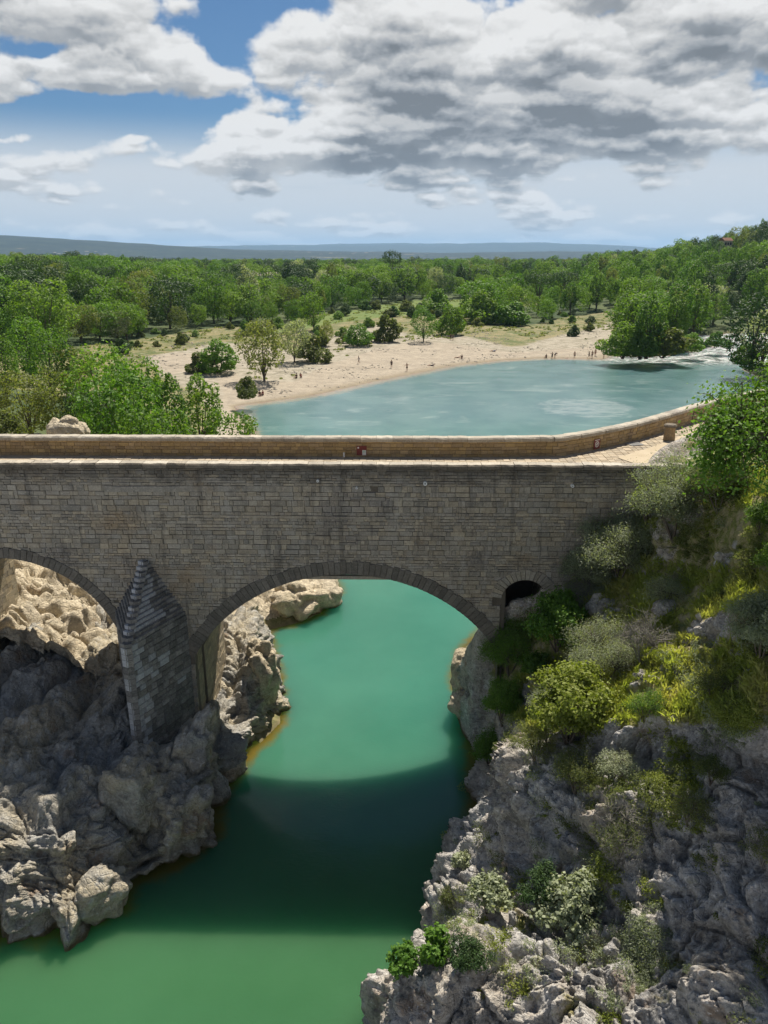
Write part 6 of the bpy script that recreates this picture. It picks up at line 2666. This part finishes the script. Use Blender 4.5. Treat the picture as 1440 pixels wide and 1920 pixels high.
# ------------------------------------------------------------------ scrub of the open ground
def scrub():
    rr = np.random.RandomState(77)
    P = np.stack([rr.uniform(-120, 130, 26000), rr.uniform(120, 420, 26000)], 1)
    d, ins, _ = poly_dist(P, RIVER)
    cd, cin, _ = poly_dist(P, CLEAR)
    sd_, sin_, _ = poly_dist(P, SANDY)
    gd_, gin_, _ = poly_dist(P, GRAVEL)
    n = fbm(np.c_[P * 0.05, np.zeros(len(P))], 4, 7)
    k = cin & ~ins & ~sin_ & (d > 6) & (n + np.where(gin_, -.12, .06) > 0.0) & (rr.rand(len(P)) < .32)
    P = P[k]
    z = land_height(P[:, 0], P[:, 1])[0]
    C, O = [], []
    for i in range(len(P)):
        r_ = .35 + .75 * rr.rand() ** 2.5
        m_ = 12 + int(16 * r_)
        dd = rr.normal(size=(m_, 3))
        dd /= np.linalg.norm(dd, axis=1, keepdims=True)
        dd[:, 2] = np.abs(dd[:, 2])
        C.append(np.array([P[i, 0], P[i, 1], z[i]]) + dd * r_ * (.6 + .4 * rr.rand(m_))[:, None] * np.array([1.2, 1.2, .7]))
        O.append(dd)
    C, O = np.concatenate(C), np.concatenate(O)
    tag(mesh_obj('undergrowth', leaves('scrub', C, 0.42, L_OLIVE, rr, O, 0.7)), kind='stuff')
    # bigger bushes and saplings, each by itself, behind the beach
    places = ('on the dry gravel flat', 'on the dry meadow behind the beach', 'on the bank left of the beach')
    words_ = {0: ('olive', L_OLIVE), 1: ('green', L_GREEN), 2: ('dark', L_DARK), 3: ('light green', L_BRIGHT)}
    j = 0
    for px, py, n_, sp, lo, hi in ((700, 600, 26, (170, 22), 2.2, 4.8), (860, 598, 12, (90, 18), 2.5, 5.0), (610, 640, 9, (60, 14), 1.6, 3.0), (320, 640, 8, (90, 14), 1.5, 2.8), (1050, 600, 9, (110, 12), 1.2, 2.6), (470, 625, 7, (60, 10), 2.0, 4.0)):
        for _ in range(n_):
            qx, qy = px + (rr.rand() * 2 - 1) * sp[0], py + (rr.rand() * 2 - 1) * sp[1]
            x, y, _z = W(qx, qy, 3.0)
            zz = float(ground_z(x, y)[0])
            x, y, _z = W(qx, qy, zz)
            dd_, in_, _ = poly_dist(np.array([[x, y]]), SANDY)
            if in_[0] and dd_[0] > 3 or zz < 0.4:
                continue
            k = (0, 1, 3, 1, 0, 2)[j % 6]
            pl_ = places[0] if qx > 930 else (places[1] if qx > 540 else places[2])
            hgt = lo + (hi - lo) * rr.rand()
            size_ = 'low' if hgt < 2.2 else ('waist high' if hgt < 2.8 else 'tall')
            lab = '%s %s bush %s' % (size_ if size_ != 'waist high' else 'middling', words_[k][0], pl_)
            put_tree('scrub_bush', 'shrub', lab, 'bush%d' % (j % 3), words_[k][1], x, y, hgt, rr.rand() * 6, lab, 0.9 + .5 * rr.rand(), z=float(ground_z(x, y)[0]))
            j += 1


scrub()


def beach_stones():
    """cobbles, flood-worn stones and bits of driftwood lying on the sand"""
    rr = np.random.RandomState(78)
    P = np.stack([rr.uniform(-60, 80, 30000), rr.uniform(112, 240, 30000)], 1)
    d, ins, _ = poly_dist(P, RIVER)
    cin = poly_dist(P, CLEAR)[1]
    n = fbm(np.c_[P * 0.09, np.zeros(len(P))], 4, 17)
    k = cin & ~ins & (d > .8) & (n > 0.02) & (rr.rand(len(P)) < np.clip(n * 3, .05, .6))
    P = P[k][:2600]
    z = land_height(P[:, 0], P[:, 1])[0]
    V, Fc = [], []
    oc = np.array([(1, 0, 0), (0, 1, 0), (-1, 0, 0), (0, -1, 0), (0, 0, 1), (0, 0, -1)], float)
    of = np.array([(0, 1, 4), (1, 2, 4), (2, 3, 4), (3, 0, 4), (1, 0, 5), (2, 1, 5), (3, 2, 5), (0, 3, 5)])
    for i in range(len(P)):
        s = .08 + .22 * rr.rand() ** 3
        sc_ = np.array([1.4, 1, .7]) * s
        if rr.rand() < .03:
            sc_ = np.array([6 + 6 * rr.rand(), .6, .6]) * .12
        a = rr.rand() * 6.28
        q = oc * sc_ * (.8 + .4 * rr.rand(6, 1))
        q = np.stack([q[:, 0] * math.cos(a) - q[:, 1] * math.sin(a), q[:, 0] * math.sin(a) + q[:, 1] * math.cos(a), q[:, 2]], 1)
        V.append(q + np.array([P[i, 0], P[i, 1], z[i] + sc_[2] * .3]))
        Fc.append(of + 6 * i)
    me = make_mesh('gravel', np.concatenate(V), np.concatenate(Fc), [M_COPE])
    tag(mesh_obj('gravel', me), kind='stuff')


beach_stones()

# ------------------------------------------------------------------ houses glimpsed over the woods
M_PLASTER = plain("pale_plaster", (0.52, 0.45, 0.36), 0.9)
M_TILE = plain("terracotta_tile", (0.20, 0.10, 0.065), 0.9)
M_PANE = plain("dark_pane", (0.03, 0.035, 0.04), 0.2)


def house(px, row_top, Y, w, dpt, hgt, rz, label, roofm=M_TILE):
    x, y, zt = W(px, row_top, Y=Y)
    e = empty('house', (x, y, zt - hgt - 1.4), rz)
    tag(e, label, 'house')
    mb = MB()
    mb.box(-w / 2, w / 2, -dpt / 2, dpt / 2, -14, hgt)
    mesh_obj('wall', mb.mesh('wall', [M_PLASTER]), e)
    mb = MB()
    a, b_ = w / 2 + .4, dpt / 2 + .4
    mb.add([(-a, -b_, hgt), (a, -b_, hgt), (a, b_, hgt), (-a, b_, hgt), (-a, 0, hgt + 1.5), (a, 0, hgt + 1.5)], [(0, 1, 5, 4), (2, 3, 4, 5), (0, 4, 3), (1, 2, 5), (3, 2, 1, 0)])
    mesh_obj('roof', mb.mesh('roof', [roofm]), e)
    for k in (-1, 0, 1):
        mb = MB()
        mb.box(k * w / 3.2 - .5, k * w / 3.2 + .5, -dpt / 2 - .03, -dpt / 2 + .1, hgt - 2.2, hgt - .9)
        mesh_obj('window', mb.mesh('window', [M_PANE]), e)


house(1362, 446, 430, 5, 4, 2.2, 0.3, 'small house with terracotta roof high among the trees on the right hill')
house(498, 511, 420, 13, 8, 3.5, -0.2, 'long low pale roofed building showing among the woods left of centre', M_PLASTER)

# ------------------------------------------------------------------ air
m = D.materials.new("haze")
m.use_nodes = True
t = NT(m.node_tree)
t.n.clear()
o_ = t.new('ShaderNodeOutputMaterial')
pv_ = t.new('ShaderNodeVolumePrincipled')
pv_.inputs['Color'].default_value = (0.42, 0.68, 1.0, 1)
pv_.inputs['Density'].default_value = 5.2e-5
pv_.inputs['Anisotropy'].default_value = 0.1
t.l.new(pv_.outputs[0], o_.inputs['Volume'])
mb = MB()
mb.box(-34000, 34000, -60, 36000, -70, 520)
hz = mesh_obj('haze', mb.mesh('haze', [m]))
tag(hz, kind='stuff')
